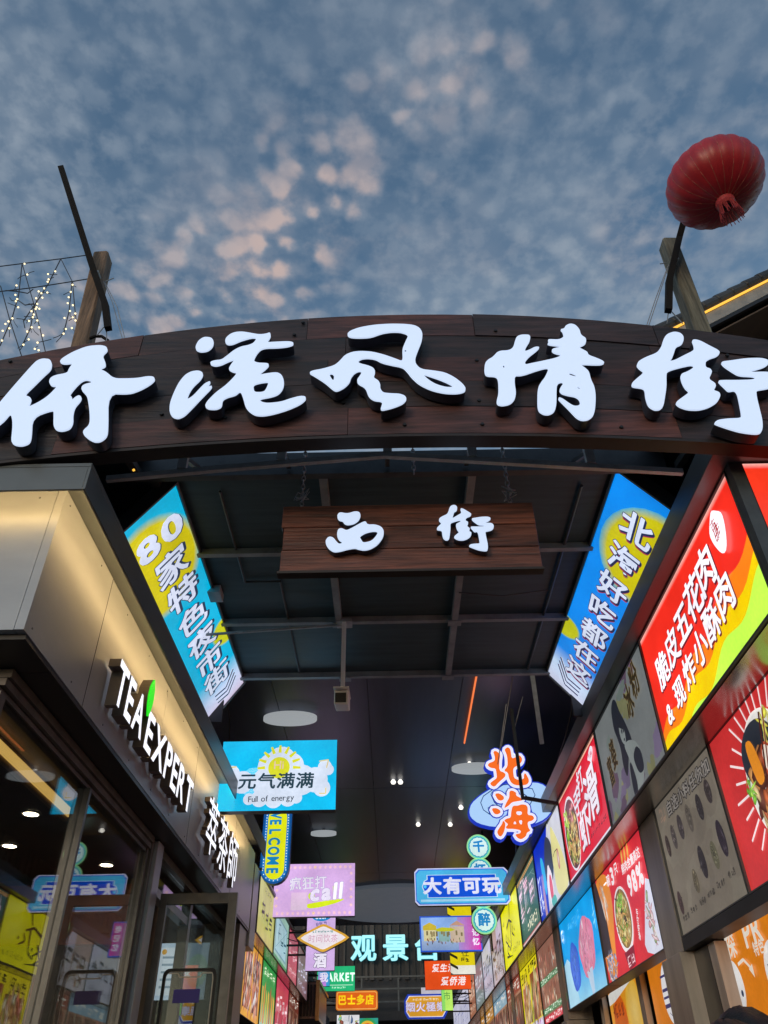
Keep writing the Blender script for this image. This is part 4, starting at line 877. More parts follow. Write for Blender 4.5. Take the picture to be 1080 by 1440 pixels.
# lower row on the right
def d_bowl(f, g):
    r = random.Random(31); a, b = .52, .50
    for k in range(30):
        t = 2 * pi * k / 30; q0, q1 = .40, .56 + .05 * (k % 2)
        f.line([(a + q0 * cos(t) * f.H / f.W, b + q0 * sin(t)), (a + q1 * cos(t) * f.H / f.W, b + q1 * sin(t))], .016, C('#f1dfe0'))
    f.ell(a, b, .365, .40, C('#f2ece6'), n=36); f.ell(a, b, .35, .385, C('#dfdcd8'), C('#2a2f3a'), n=36)
    f.ell(a - .05, b + .16, .27, .2, C('#2c303a'), C('#1d2029'), n=24); f.food(r, a, b - .06, .30, .28, [C('#9a4a22'), C('#c9854a'), C('#5a2614'), C('#e6c08a'), C('#7d3418')], 70, .30, strips=.1)
    f.food(r, a + .17, b + .0, .13, .20, [C('#8fc63a'), C('#b9dc5a'), C('#5f9a22')], 22, .45, strips=.2); f.food(r, a + .10, b + .22, .16, .12, [C('#e6d64a'), C('#f0e68a')], 22, .4, strips=.8)
    f.poly(chaikin([(a - .16, b + .28), (a - .08, b + .27), (a - .05, b + .0), (a - .14, b - .02)]), C('#e08a22')); f.ell(a + .02, b + .06, .09, .135, C('#b04a2c'), n=18, rot=.2); f.ell(a + .02, b + .07, .07, .105, C('#eedccb'), C('#f6ecdf'), n=18, rot=.2)
    f.line([(a + .06, b + .36), (a - .06, b - .04)], .022, C('#4a1f17')); f.line([(a + .10, b + .36), (a - .03, b - .03)], .018, C('#7a3a2a'))
    f.food(r, a - .22, b + .02, .05, .09, [C('#6fae2f'), C('#9ad04a')], 10, .6)
    g.poly(chaikin([(.80, 1.0), (.72, .90), (.73, .72), (.82, .66), (1.0, .66), (1.0, 1.0)]), C('#b9e06a')); g.text('小', .86, .84, .16, C('#d4601e'), 'b', slant=.1)
wall_sign('R', 3.86, 5.37, ZL0, ZL1, d_bowl, 'red sunburst poster of a meat and greens bowl at the right edge', '#c22f30', lower=True, group='lower row signs on the right')
def d_menu(f, g):
    r = random.Random(32)
    for k in range(60): f.ell(r.random(), r.random(), r.uniform(.1, .25), r.uniform(.05, .15), jit(C('#857c70'), .06, r), n=10, rot=.5, up=False); f.lay += .00004
    g.text('自选小料任你加', .59, .89, .118, C('#9c9690'), 'b', sx=1.32, outline=C('#231f24'), ow=.07, gap=.02)
    g.scribble(r, .06, .84, .20, .95, 2, .012, C('#a58a78'))
    for i, (a, b, w, h, c) in enumerate(((.09, .66, .045, .09, '#4a3d3a'), (.22, .68, .05, .10, '#5a5250'), (.36, .70, .055, .10, '#4e4648'), (.52, .70, .055, .11, '#6a625a'), (.70, .70, .055, .10, '#3f393c'), (.86, .74, .055, .09, '#453c3d'), (.09, .22, .045, .09, '#4b3a3a'), (.40, .28, .05, .09, '#6b6250'), (.56, .36, .06, .12, '#393438'), (.74, .34, .055, .10, '#6d6a55'), (.88, .40, .06, .13, '#38303a'))):
        f.ell(a, b, w * 1.1, h, C(c), n=16, rot=.15); f.food(r, a, b, w * .9, h * .8, [C(c), tuple(v * 1.7 for v in C(c)), tuple(v * .6 for v in C(c))], 14, .4)
    for k in range(6): g.scribble(r, .08 + k * .15, .08 + k * .012, .18 + k * .15, .125 + k * .012, 4, .010, C('#4a4540'))
wall_sign('R', 5.38, 6.84, ZL0, ZL1, d_menu, 'unlit grey menu board with rows of dark ingredient pictures and added glow', '#8b8376', lower=True, dull=True, group='lower row signs on the right')  # board has no light of its own; its print material adds a glow
def d_98(f, g):
    r = random.Random(33); W_ = C('#f5eef2')
    f.poly(chaikin([(0, 0), (0, 1), (.30, 1), (.34, .7), (.24, .3), (.20, 0)]), C('#e08a3a')); f.poly([(0, .25), (0, 1), (.06, 1), (.16, .55), (.16, .25)], C('#3a2f35')); f.food(r, .17, .75, .12, .2, [C('#e8b89a'), C('#f0d0c0'), C('#c98a6a')], 22, .5, rot=1.8, strips=.9)
    f.food(r, .12, .14, .24, .15, [C('#d9d9ea'), C('#a9a9c8'), C('#7d7890')], 60, .22, strips=.4)
    f.poly([(.86, 0), (1, 0), (1, .55), (.93, .60), (.74, .12), (.76, .05)], C('#d7d9ea')); f.food(r, .90, .30, .10, .22, [C('#d9b0b4'), C('#cf9aa0'), C('#e9d5d5'), C('#8a9a70')], 26, .5)
    f.ell(.48, .44, .33, .30, C('#f1ebef'), n=34, rot=.08); f.ell(.48, .45, .295, .265, C('#8a6a40'), C('#a58a55'), n=34, rot=.08); f.food(r, .48, .45, .27, .24, NOOD, 190, .15, strips=.5); f.food(r, .47, .60, .16, .07, [C('#7fb038'), C('#a8cf55')], 14, .5)
    f.poly([(.40, .16), (.58, .18), (.56, .02), (.44, .0)], C('#8a2038')); g.scribble(r, .43, .03, .56, .12, 2, .014, C('#f0c8d0'))
    g.text('98%', .80, .655, .25, W_, 'x', sx=1.15, rot=.02); g.text('鲜肉含量高达', .78, .83, .105, W_, 'b', sx=1.15, gap=.0); g.text('一碗', .31, .87, .12, W_, 'b', sx=1.2); g.text('3', .435, .875, .22, W_, 'x', sx=1.3); g.text('只', .52, .90, .12, W_, 'b', sx=1.2)
    for k in range(3): f.ell(.655 + k * .055, .935 - k * .0, .035, .075, C('#d98a3a'), C('#f2c06a'), 12, rot=-.3, wob=.15)
    g.text('手打虾滑', .715, .30, .07, W_, 'b', vert=True, rot=-.35, gap=-.05)
wall_sign('R', 7.345, 9.50, ZL0, ZL1, d_98, 'red noodle bowl poster marked 98% beside the steel pillar', '#d62f3c', lower=True, group='lower row signs on the right')
def d_candy(f, g):
    r = random.Random(34); f.rect(0, 0, 1, .35, C('#8fd0ee'), C('#17a6ea'))
    f.poly([(.0, .0), (.30, .0), (.22, .45), (.10, .55), (.0, .5)], C('#a9d8ee')); f.ell(.30, .40, .30, .27, C('#2f58c8'), C('#5a86e0'), 22, rot=.15, wob=.05); f.ell(.66, .50, .46, .31, C('#d9789a'), C('#f0a6bc'), 22, rot=.15, wob=.06); f.poly([(.58, .25), (.72, .27), (.70, .02), (.64, .0)], C('#b8cfe6'))
    f.food(r, .66, .52, .36, .25, [C('#e08aa8'), C('#f2b8c8'), C('#d97a9a')], 70, .22, rot=1.4, strips=.8); f.food(r, .30, .40, .22, .2, [C('#3a66d4'), C('#4f7ae0')], 46, .25, rot=1.4, strips=.8)
    g.scribble(r, .25, .78, .62, .92, 5, .012, C('#58c0f2')); g.scribble(r, .05, .70, .12, .92, 1, .03, C('#e3f1fa')); g.scribble(r, .88, .5, .97, .9, 1, .02, C('#7fd0f0'))
wall_sign('R', 9.51, 11.80, ZL0, ZL1, d_candy, 'sky blue poster of pink and blue cotton candy', '#0f9fe8', lower=True, group='lower row signs on the right')
MEAT = [C('#b5634a'), C('#d99a76'), C('#7d3a2a'), C('#e3c7a8'), C('#c77a6a'), C('#5a2c22')]
def d_dish(f, g):
    r = random.Random(35); f.rect(0, 0, 1, .10, C('#c4283c'))
    for b in (.62, .22): f.food(r, .5, b + .14, .5 * f.W / f.H * .92, .14, MEAT + [C('#d9d2c2')], 60, .3, rot=1.5, strips=.7, box=True)
    for b in (.52, .14): f.rect(0, b - .02, 1, b + .06, C('#3f7a4e')); g.scribble(r, .05, b - .01, .95, b + .05, 12, .010, C('#dcead8'))
    g.scribble(r, .08, .02, .92, .08, 12, .012, C('#f6dfe0'))
wall_sign('R', 11.81, 13.90, ZL0, ZL1, d_dish, 'brown menu board with two rows of dishes over green strips', '#8a5f50', lower=True, group='lower row signs on the right')
def d_ynood(f, g):
    r = random.Random(36); f.rect(0, 0, 1, .14, C('#d9d3ea'))
    f.rect(.05, .16, .46, .70, C('#7a4522')); f.rect(.52, .16, .96, .82, C('#8a4a22'))
    f.food(r, .26, .43, .2 * f.W / f.H, .26, NOOD + MEAT, 55, .35, rot=1.4, strips=.8, box=True); f.food(r, .74, .49, .21 * f.W / f.H, .31, NOOD + MEAT, 65, .35, rot=1.4, strips=.8, box=True)
    g.scribble(r, .06, .76, .45, .94, 3, .03, C('#3a3208')); g.scribble(r, .5, .85, .95, .97, 4, .03, C('#3a3208')); g.scribble(r, .1, .04, .9, .10, 8, .014, C('#b58ac0'))
wall_sign('R', 13.91, 16.0, ZL0, ZL1, d_ynood, 'yellow poster of fried noodles beyond the brown menu board', '#e3d418', lower=True, group='lower row signs on the right')
def d_meat(bg2, seed, n=60):
    def d(f, g):
        r = random.Random(seed); f.rect(.06, .1, .94, .72, C('#6a3c2a')); f.food(r, .5, .41, .44 * f.W / f.H, .30, MEAT, n, .32, rot=1.3, strips=.7, box=True); f.rect(0, .76, 1, 1, C(bg2)); g.scribble(r, .08, .80, .92, .96, 5, .022, C('#f4ecdf'))
    return d
for k, (a, b, c1, c2, lb) in enumerate(((16.01, 18.1, '#b5836a', '#a04c3a', 'tan food poster next after the yellow noodle poster'), (18.11, 20.7, '#a8745e', '#8fb5cc', 'brown food poster with a pale blue heading on the right'), (20.71, 24.0, '#9a6a3c', '#c98a2a', 'ochre food poster far along the lower right row'), (24.01, 30.5, '#bfa8a0', '#8c6a60', 'dim pinkish food poster last in the lower right row'))):
    wall_sign('R', a, b, ZL0, ZL1, d_meat(c2, 40 + k), lb, c1, lower=True, mt=LITS, group='lower row signs on the right')

# posters inside the right-hand shops
def d_pr(f, g):
    W_ = C('#f7ecdc'); g.text('探', .07, .925, .13, W_, 'b'); g.text('PR', .34, .935, .155, W_, 'b', sx=1.2); g.text('特色', .36, .862, .062, W_, 'b')
    for a, b, q in ((.46, .745, .125), (-.01, .755, .11), (.2, .42, .13), (.7, .4, .13)): f.ell(a, b, q, q * 1.05, C('#f2f0ee'), n=30)
    g.line([(.10, .835), (.17, .845), (.23, .80)], .014, W_); g.poly([(.205, .80), (.25, .815), (.245, .76)], W_)
    for k in range(5): g.line([(.40 + k * .03, .79), (.44 + k * .02, .72 + .02 * (k % 2)), (.50, .68)], .006, C('#3a4a6a'))
    g.ell(.07, .72, .014, .014, C('#2a3a5a'))
panel('wall_poster', 'orange poster with white circles and PR lettering inside the right shop', 'poster', (2.60, 6.80, 1.2), (0, -1, 0), (0, 0, 1), 1.72, 1.55, d_pr, '#e8861c', LITS, .03, group='orange posters in the right shop')
def d_cup(f, g):
    f.ell(.58, .80, .155, .155, C('#f0eff2'), n=34)
    for b, h in ((.885, .012), (.815, .016), (.78, .012), (.735, .02)): f.rect(.36, b, .80, b + h, C('#3c3a72'))
    f.ell(.60, .70, .10, .045, C('#f0eff2'), n=20); g.line([(.48, .71), (.57, .68), (.68, .69)], .005, C('#55557a')); g.text('小吃', .5, .56, .09, C('#f7ecdc'), 'b'); g.scribble(random.Random(3), .2, .965, .8, .985, 6, .008, C('#f7ecdc'))
panel('wall_poster', 'orange poster with a white and navy striped cup beside the pillar', 'poster', (2.62, 9.14, 1.2), (0, -1, 0), (0, 0, 1), 1.10, 1.66, d_cup, '#e5821a', LITS, .03, group='orange posters in the right shop')
def d_snow(f, g):
    r = random.Random(53); f.ell(.75, .75, .22, .2, C('#e8b43a'), C('#f3d27a'), 20); f.ell(.3, .72, .2, .18, C('#d9641a'), n=18); f.poly([(0, .92), (.7, 1), (1, 1), (1, .96), (.2, .86), (0, .85)], C('#e9e6e0')); f.ell(.82, .35, .2, .2, C('#ee9a2a'), n=20); f.rect(0, 0, .7, .45, C('#6a4a7a'), C('#d98a5a'))
    for k in range(5): g.rect(.18 + .03 * (k % 2), .10 + k * .085, .80 - .04 * (k % 2), .165 + k * .085, C('#eef3f2'))
    g.text('雪', .48, .44, .34, C('#eef3f2'), 'x', shadow=C('#5a4a8a'), sh=(.03, -.03)); g.scribble(r, .1, .75, .5, .85, 4, .014, C('#8a2a14'))
panel('wall_poster', 'orange and yellow poster with stacked white character below the noodle poster', 'poster', (2.62, 10.98, 1.35), (0, -1, 0), (0, 0, 1), 1.45, 1.55, d_snow, '#e89a22', LITS, .03)

# ------------------------------------------------------------------ stalls on the left beyond the tea shop
lb_ = thing('stall_building', 'long stall building on the left beyond the tea shop', 'building', (-3.4, 17, 0))
LS = 11.68; LE = 31.5; ZA0, ZA1 = 3.67, 4.42; ZC0, ZC1 = 2.76, 3.65
MB().box(-5.2, LS - .01, ZA1 + .012, XL + .03, 19.45, ZA1 + .05).build('roof_lip', LIPM, lb_)
MB().box(-2.12, LS, ZA0 - .014, XL - .002, 19.45, ZA0 - .004).build('soffit_sheet', SOFT, lb_)
MB().box(-5.2, LS, 0, -2.18, LE, ZA1 + .01).build('wall', WALLD, lb_)
MB().box(-2.17, LS - .02, 0, -1.99, LS + .16, ZA0 - .016).build('pillar', FRAME, lb_)
MB().box(-2.175, LS + .2, .9, -2.05, 22, 1.0).build('counter', FRAME, lb_)
def d_yg(f, g):
    r = random.Random(61); f.rect(0, 0, 1, .3, C('#cfc06a'), C('#c9c95a'))
    for k in range(3): g.scribble(r, .18 + k * .22, .30 - k * .05, .40 + k * .22, .72 - k * .1, 1, .045, C('#22240f'))
    g.scribble(r, .3, .82, .7, .92, 6, .014, C('#7d7d3a'))
wall_sign('L', 11.70, 13.55, ZA0, ZA1, d_yg, 'yellow green sign with black brush characters, nearest on the left row', '#c9cb62', group='upper row signs on the left', mt=LITS)
def d_bg(f, g):
    r = random.Random(62); f.rect(.10, .14, .90, .84, C('#7fa9b8')); f.rect(.13, .18, .87, .80, C('#b4dbe6')); f.rect(0, 0, 1, .08, C('#5ea668')); g.scribble(r, .2, .30, .85, .70, 3, .03, C('#2f5a6e')); g.line([(.12, .2), (.86, .78)], .012, C('#6a93a2'))
wall_sign('L', 13.56, 15.52, ZA0, ZA1, d_bg, 'pale blue green framed sign between the yellow green and pink ones', '#a8d3c4', group='upper row signs on the left', mt=LITS)
wall_sign('L', 15.53, 17.18, ZA0, ZA1, d_mix(['#c65a70'], '#f3ccd6', 63, size=.03), 'pink red sign with pale characters on the left row', '#d0566e', group='upper row signs on the left', mt=LITS)
wall_sign('L', 17.19, 19.42, ZA0, ZA1, d_mix(['#8a6a6a'], '#dcd6f0', 64, size=.04), 'mauve brown sign with white characters on the left row', '#8a6870', group='upper row signs on the left', mt=LITS)
gb = thing('gold_box_sign', 'gold rimmed box sign with ribbed dark end on the left row', 'sign', (-1.7, 20.5, 3.4))
GOLD = mat('gold_trim', (.55, .36, .14), .35, .7)
MB().box(-2.1, 19.6, 3.38, -1.62, 22.2, 4.05).build('box', mat('bronze_box', (.26, .20, .17), .4, .3), gb); MB().box(-1.66, 19.55, 3.34, -1.58, 22.25, 3.40).build('trim', GOLD, gb); MB().box(-1.66, 19.55, 4.03, -1.58, 22.25, 4.09).build('trim', GOLD, gb); MB().box(-1.66, 19.53, 3.405, -1.58, 19.59, 4.025).build('trim', GOLD, gb)
for k in range(6): MB().box(-2.06 + k * .068, 19.55, 3.42, -2.02 + k * .068, 19.598, 4.0).build('rib', BLACK, gb)
def d_omeat(f, g):
    r = random.Random(65)
    for a in (.10, .54): f.rect(a, .12, a + .37, .88, C('#5a3228')); f.food(r, a + .185, .5, .185 * f.W / f.H, .37, MEAT + [C('#d0b8c0')], 90, .28, rot=1.2, strips=.6, box=True)
wall_sign('L', 11.95, 13.72, ZC0, ZC1, d_omeat, 'orange framed poster of grilled meat, nearest in the lower left row', '#e0a23a', lower=True, group='lower row signs on the left')
def d_gr(f, g):
    r = random.Random(66); f.rect(0, 0, 1, .4, C('#b9cdbb'), C('#3f9a4e'))
    for k in range(7): a = .1 + k * .13; f.poly([(a, .08), (a + .07, .10), (a + .08, .62 + .12 * sin(k * 2)), (a + .01, .62)], jit(r.choice((C('#d9a64a'), C('#cf7a3a'), C('#c9c45a'), C('#b5543a'))), .15, r))
    g.scribble(r, .1, .78, .9, .94, 4, .02, C('#dff0d0'))
wall_sign('L', 13.73, 15.5, ZC0, ZC1, d_gr, 'green poster of drinks and skewers in the lower left row', '#2f9446', lower=True, group='lower row signs on the left')
wall_sign('L', 15.51, 17.5, ZC0, ZC1, d_mix(['#d8455e'], '#f6dbe0', 67, [C('#c23a50'), C('#e88a96')], 40), 'raspberry red poster in the lower left row', '#d4405a', lower=True, group='lower row signs on the left', mt=LITS)
wall_sign('L', 17.51, 19.5, ZC0, ZC1, d_meat('#7a3a2c', 68, 70), 'brown meat poster last in the lower left row', '#8a5a48', lower=True, group='lower row signs on the left', mt=LITS)

# ------------------------------------------------------------------ signs hung across the lane
def lane_sign(label, Y, x0, x1, z0, z1, draw, bg, side, mt=None, shape=None, housing=None, depth=.12, group='signs hung across the lane', arms=2, rim=0.0):
    t = panel('projecting_sign', label, 'sign', (x0, Y, z0), (1, 0, 0), (0, 0, 1), x1 - x0, z1 - z0, draw, bg, mt, depth, housing, group, rim, shape)
    xw = -2.2 if side == 'L' else 2.28; xe = (x0 + x1) / 2
    for k in range(arms):
        z = z0 + (z1 - z0) * (.3 + .4 * k); MB().bar((xe, Y + depth + .02, z), (xw, Y + depth + .02, z), .03).build('arm', BLACK, t)
    cb_ = MB(); sg = xw - xe; cb_.tube([(xe + sg * u, Y + depth + .03 + .05 * sin(3 * u), z1 - .04 + .12 * u - .25 * sin(pi * u)) for u in [i / 10 for i in range(11)]], .008, 5); cb_.build('power_cable', BLACK, t)
    return t
def d_energy(f, g):
    W_, Y_, D = C('#dbe7fa'), C('#dfe02a'), C('#26414f'); asp = f.H / f.W
    blobs = [(.30, .40, .21), (.42, .40, .23), (.55, .42, .24), (.70, .42, .22), (.82, .42, .18), (.52, .70, .21), (.20, .40, .16), (.36, .17, .12), (.48, .16, .13), (.60, .17, .12), (.44, .62, .2), (.60, .62, .2), (.90, .60, .10), (.88, .30, .12), (.93, .56, .08), (.10, .52, .12), (.27, .16, .08), (.67, .17, .08)]
    for a, b, q in blobs: f.ell(a, b, q, q, W_, n=22, up=False); f.lay += .00006
    for k in range(9):
        t = pi * (k - .2) / 7.6; f.line([(.505 + .20 * cos(t) * asp, .62 + .20 * sin(t)), (.505 + .31 * cos(t) * asp, .62 + .31 * sin(t))], .045, Y_, .03)
    f.ell(.505, .60, .155, .155, Y_, n=26); f.text('Hi', .505, .64, .17, C('#e8c9b0'), 'r')
    g.text('元气满满', .49, .405, .235, D, 'b', gap=.03, sx=1.12, slant=.05); g.text('Full of energy', .46, .165, .115, C('#1f2c3a'), 'r', gap=.02, rot=.03)
    g.line([(.85, .68), (.93, .70), (.915, .58)], .016, C('#e3cf8a')); g.line([(.86, .22), (.915, .22), (.915, .30)], .016, C('#e3cf8a')); g.line([(.06, .60), (.14, .62)], .02, C('#e3cf8a'))
lane_sign('bright cyan sign with a smiling sun ray and dark characters reading Full of energy', 8.4, -1.86, -.575, 4.235, 5.005, d_energy, '#12c0f2', 'L')
def d_wel(f, g):
    hw = f.W / f.H; f.poly(rbox(.07, .03, .93, 1, .40, .40 * hw), C('#1377c4')); f.poly(rbox(.17, .055, .83, 1, .33, .33 * hw), C('#e6ea12'))
    for k in range(22):
        b = .20 + k * .037
        for a in (.12, .88): g.ell(a, b, .008, .008, C('#eaf6ff'), n=8, up=False)
    for k in range(9):
        t = pi + pi * (k + .5) / 9; g.ell(.5 + .40 * cos(t), .03 + .42 * hw + .40 * hw * sin(t), .008, .008, C('#eaf6ff'), n=8, up=False)
    for i, ch in enumerate('WELCOME'): g.text(ch, .44, .93 - i * .128, .215, C('#1583b8'), 'x', rot=-pi / 2, sx=.66)
wsh = rbox(0, 0, 1, 1, .5, .5 * .43, 6, (0, 0, 1, 1))
lane_sign('upright blue and yellow WELCOME sign below the cyan energy sign', 11.7, -1.86, -1.44, 4.26, 5.30, d_wel, '#0d4f94', 'L', shape=wsh, housing=mat('blue_housing', (.02, .07, .25), .4))
def d_call(f, g):
    r = random.Random(71); Yl = C('#dcc66a'); W_ = C('#ece4fa')
    for k in range(15): f.ell(.06 + k * .063, .93, .030, .030, Yl, n=10, up=False); f.ell(.06 + k * .063, .06, .030, .030, Yl, n=10, up=False)
    for k in range(5): f.ell(.955, .20 + k * .15, .030, .030, Yl, n=10, up=False); f.ell(.04, .20 + k * .15, .030, .030, Yl, n=10, up=False)
    f.poly(chaikin([(.38, .22), (.60, .28), (.90, .33), (.80, .25), (.60, .17), (.44, .14)]), C('#dcf020')); f.rect(.22, .12, .42, .45, C('#e2c8e4'), C('#e6c4e8')); f.ell(.47, .38, .07, .07, C('#d4ec2a'), n=12); f.rect(.73, .38, .78, .56, C('#d4ec2a'))
    g.text('疯狂打', .42, .62, .26, W_, 'b', sx=.95, rot=.04, outline=C('#a79ac2'), ow=.025); g.text('call', .66, .46, .42, W_, 'x', sx=1.0, rot=.07, slant=.15, outline=C('#b5a8d0'), ow=.02)
lane_sign('pale pink sign with yellow dots and white lettering call', 13.3, -1.86, -.57, 4.145, 4.915, d_call, '#dbb2ea', 'L')
def d_beer(f, g):
    f.ell(.5, .97, .20, .10, C('#1f86c6'), n=22); g.text('Beer', .5, .95, .10, C('#e6f0fa'), 'x'); g.text('酒', .5, .17, .26, C('#efe8fa'), 'x', outline=C('#3c3450'), ow=.03); g.scribble(random.Random(2), .3, .78, .7, .86, 3, .02, C('#8c7ab0'))
lane_sign('narrow lilac sign with Beer lettering and one large character', 15.5, -1.52, -1.01, 3.71, 4.60, d_beer, '#d3b2e8', 'L')
dia = [(0, .5), (.08, .38), (.45, .02), (.5, 0), (.55, .02), (.92, .38), (1, .5), (.92, .62), (.55, .98), (.5, 1), (.45, .98), (.08, .62)]
def d_dia(f, g):
    f.poly([(.5 + (a - .5) * .86, .5 + (b - .5) * .82) for a, b in dia], C('#f2eaea')); f.poly([(.5 + (a - .5) * .80, .5 + (b - .5) * .74) for a, b in dia], C('#efe6ee'))
    g.text('时间饮茶', .5, .47, .30, C('#cfa3b8'), 'r', sx=.95); g.scribble(random.Random(8), .3, .68, .7, .76, 9, .02, C('#7aa0a0'))
lane_sign('cream diamond sign with gold edge in front of the lilac beer sign', 15.2, -1.66, -.74, 3.95, 4.385, d_dia, '#dca63c', 'L', shape=dia, arms=1)
def d_mkt(f, g): g.text('MARKET', .56, .56, .46, C('#dff6ea'), 'x', sx=.78); g.rect(.05, .22, .95, .25, C('#b8ecd0')); g.scribble(random.Random(4), .4, .1, .75, .17, 8, .02, C('#b8ecd0'))
lane_sign('green MARKET sign far down on the left', 21.7, -1.83, -.91, 4.12, 4.64, d_mkt, '#27b878', 'L')
def d_wo(f, g): f.rect(0, 0, .7, 1, C('#c77ad8'), C('#4aa6d0')); g.text('我', .5, .52, .62, C('#f2eafc'), 'b')
lane_sign('little lilac blue sign overlapping the green MARKET sign', 21.4, -1.78, -1.50, 4.19, 4.53, d_wo, '#3a9ed0', 'L')
def d_shd(f, g): f.poly(rbox(.02, .05, .98, .95, .06, .12), C('#f0b35e')); f.poly(rbox(.035, .09, .965, .91, .05, .10), C('#e0661e')); g.text('巴士多店', .48, .52, .52, C('#f6cf1e'), 'x', sx=.98)
lane_sign('orange sign with yellow characters far down the lane', 24.0, -1.50, -.39, 3.945, 4.39, d_shd, '#d8741e', 'L', shape=rbox(0, 0, 1, 1, .06, .14))
def d_tiny(f, g): r = random.Random(81); f.food(r, .5, .5, .5 * f.W / f.H, .45, [C('#4a6a9a'), C('#c9c34a'), C('#8a4a3a'), C('#dfe3ee'), C('#6aa68a')], 40, .3, box=True)
lane_sign('small busy picture sign under the orange characters', 24.6, -1.50, -.90, 3.2, 3.9, d_tiny, '#e2e2e8', 'L')
def d_rain(f, g):
    for q, c in ((.50, '#34a05c'), (.40, '#e8b83a'), (.30, '#d9583a'), (.18, '#efe6d8')): f.ell(.5, .5, q, q, C(c), n=24)
lane_sign('small round rainbow sign low in the lane', 26, -1.02, -.42, 3.35, 3.95, d_rain, '#2f9a8a', 'L')
def d_oval(f, g): f.ell(.5, .5, .55, .40, C('#e6dcf0'), n=28); g.scribble(random.Random(6), .2, .35, .8, .65, 4, .03, C('#c07a9a'))
lane_sign('pale oval sign low in the middle of the lane', 27, -.28, .95, 3.15, 3.80, d_oval, '#b9c3e6', 'R', shape=[(.5 + .5 * cos(2 * pi * k / 30), .5 + .5 * sin(2 * pi * k / 30)) for k in range(30)])

# the big cut-out sign on the right
BHY = 10.0
BHP = [[(335,215),(360,203),(405,235),(410,260),(400,320),(400,420),(450,440),(470,460),(460,490),(400,540),(350,595),(315,580),(300,555),(340,525),(375,500),(370,440),(360,395),(310,390),(275,365),(285,340),(340,320),(355,300),(350,260)],
       [(455,190),(490,165),(515,180),(525,210),(535,290),(580,275),(620,250),(650,290),(640,330),(600,360),(555,390),(550,430),(560,500),(600,520),(650,515),(670,500),(665,470),(680,440),(720,510),(720,545),(700,570),(640,580),(570,575),(530,550),(505,500),(495,440),(450,420),(490,375),(490,300),(480,240)],
       [(350,670),(400,665),(450,700),(450,730),(420,745),(385,735)], [(315,830),(370,825),(410,850),(415,875),(380,895),(345,885)], [(440,960),(465,985),(465,1030),(450,1090),(420,1135),(395,1125),(375,1085),(400,1040),(430,1000)],
       [(510,640),(545,635),(585,660),(580,690),(640,720),(655,740),(600,750),(540,760),(500,800),(450,830),(480,760),(510,710)],
       [(545,800),(600,800),(640,785),(690,790),(710,820),(705,900),(760,905),(780,935),(760,960),(705,975),(715,1040),(740,1070),(700,1090),(690,1130),(640,1165),(600,1150),(570,1110),(630,1100),(635,1065),(560,1050),(480,1050),(470,1030),(500,1000),(450,960),(480,940),(525,930),(530,860)]]
BHH = [[(585,860),(645,860),(645,895),(610,905),(585,890)], [(550,1000),(570,960),(590,1000)], [(610,960),(650,955),(645,1005),(625,1000)]]
CLD = [(75,850),(100,770),(200,680),(330,600),(500,550),(720,540),(850,550),(950,620),(1010,720),(990,830),(900,940),(760,1000),(560,1020),(330,1025),(170,985),(90,920)]
def bh3(pts, d=0.0, cz=True):
    p = inflate(chaikin(pts, 1), d) if d else chaikin(pts, 1)
    return [at(650 + x / 7.714, 1030 + y / 7.714, 'Y', BHY) for x, y in p]
bhs = thing('cut_out_sign', 'cut-out sign of orange characters with white edges on a pale blue cloud', 'sign', (1.55, BHY, 4.4), 'signs hung across the lane')
BLUE_E = emis('lit_blue_rim', C('#1838c8'), .8); PALE_E = emis('lit_pale_blue', C('#a8cdf6'), 1.0); EDGE_E = emis('lit_edge_white', C('#e3e6fb'), 1.0); ORNG_E = emis('lit_orange', C('#f26a1e'), 1.0); TEAL_E = emis('line_blue', C('#1f4a8c'), .6)
def slab(loops3, y, dep, nm, mt): return MB().extr([[p + Vector((0, y, 0)) for p in l] for l in loops3], (0, dep, 0)).build(nm, mt, bhs)
slab([bh3(CLD, 14)], .004, .09, 'rim', BLUE_E); slab([bh3(CLD)], 0, .003, 'cloud', PALE_E)
for i, pcs in enumerate(BHP):
    slab([bh3(pcs, 42)], -.008 + .0006 * i, .10 + .0004 * i, 'rim', BLUE_E)
for i, pcs in enumerate(BHP):
    slab([bh3(pcs, 30)], -.014 + .0006 * i, .005, 'character_edge', EDGE_E)
for i, pcs in enumerate(BHP):
    slab([bh3(pcs)] + ([bh3(h) for h in BHH] if i == 6 else []), -.020, .006, 'character', ORNG_E)
for arc in ([(300,890),(230,840),(200,760),(230,690),(330,620)], [(300,890),(280,820),(330,785),(415,800)], [(330,640),(310,670),(350,760),(400,800)], [(380,610),(440,570),(520,560),(610,600)], [(470,650),(500,610),(560,610)], [(690,600),(760,610),(790,680),(730,790),(700,765)], [(640,650),(700,690),(715,740)]):
    tb = MB(); tb.tube([at(650 + x / 7.714, 1030 + y / 7.714, 'Y', BHY - .002) for x, y in arc], .006, 5).build('line', TEAL_E, bhs)
MB().bar((1.6, BHY + .14, 4.9), (2.28, BHY + .14, 4.9), .04).build('arm', BLACK, bhs)
bkt = thing('steel_bracket', 'black angled steel bracket in front of the orange cut-out sign', 'bracket', (2.0, 9.0, 4.6))
q0 = at(726, 1035, 'Y', 9.0); q1 = at(735, 1122, 'Y', 9.0); q2 = at(772, 1128, 'Y', 9.0)
MB().bar(q0 + Vector((-.02, 0, .35)), q1 - Vector((0, 0, .018)), .036).build('upright', BLACK, bkt); MB().bar(q1 + Vector((.02, 0, 0)), q2 + Vector((.1, 0, -.02)), .036).build('foot', BLACK, bkt)

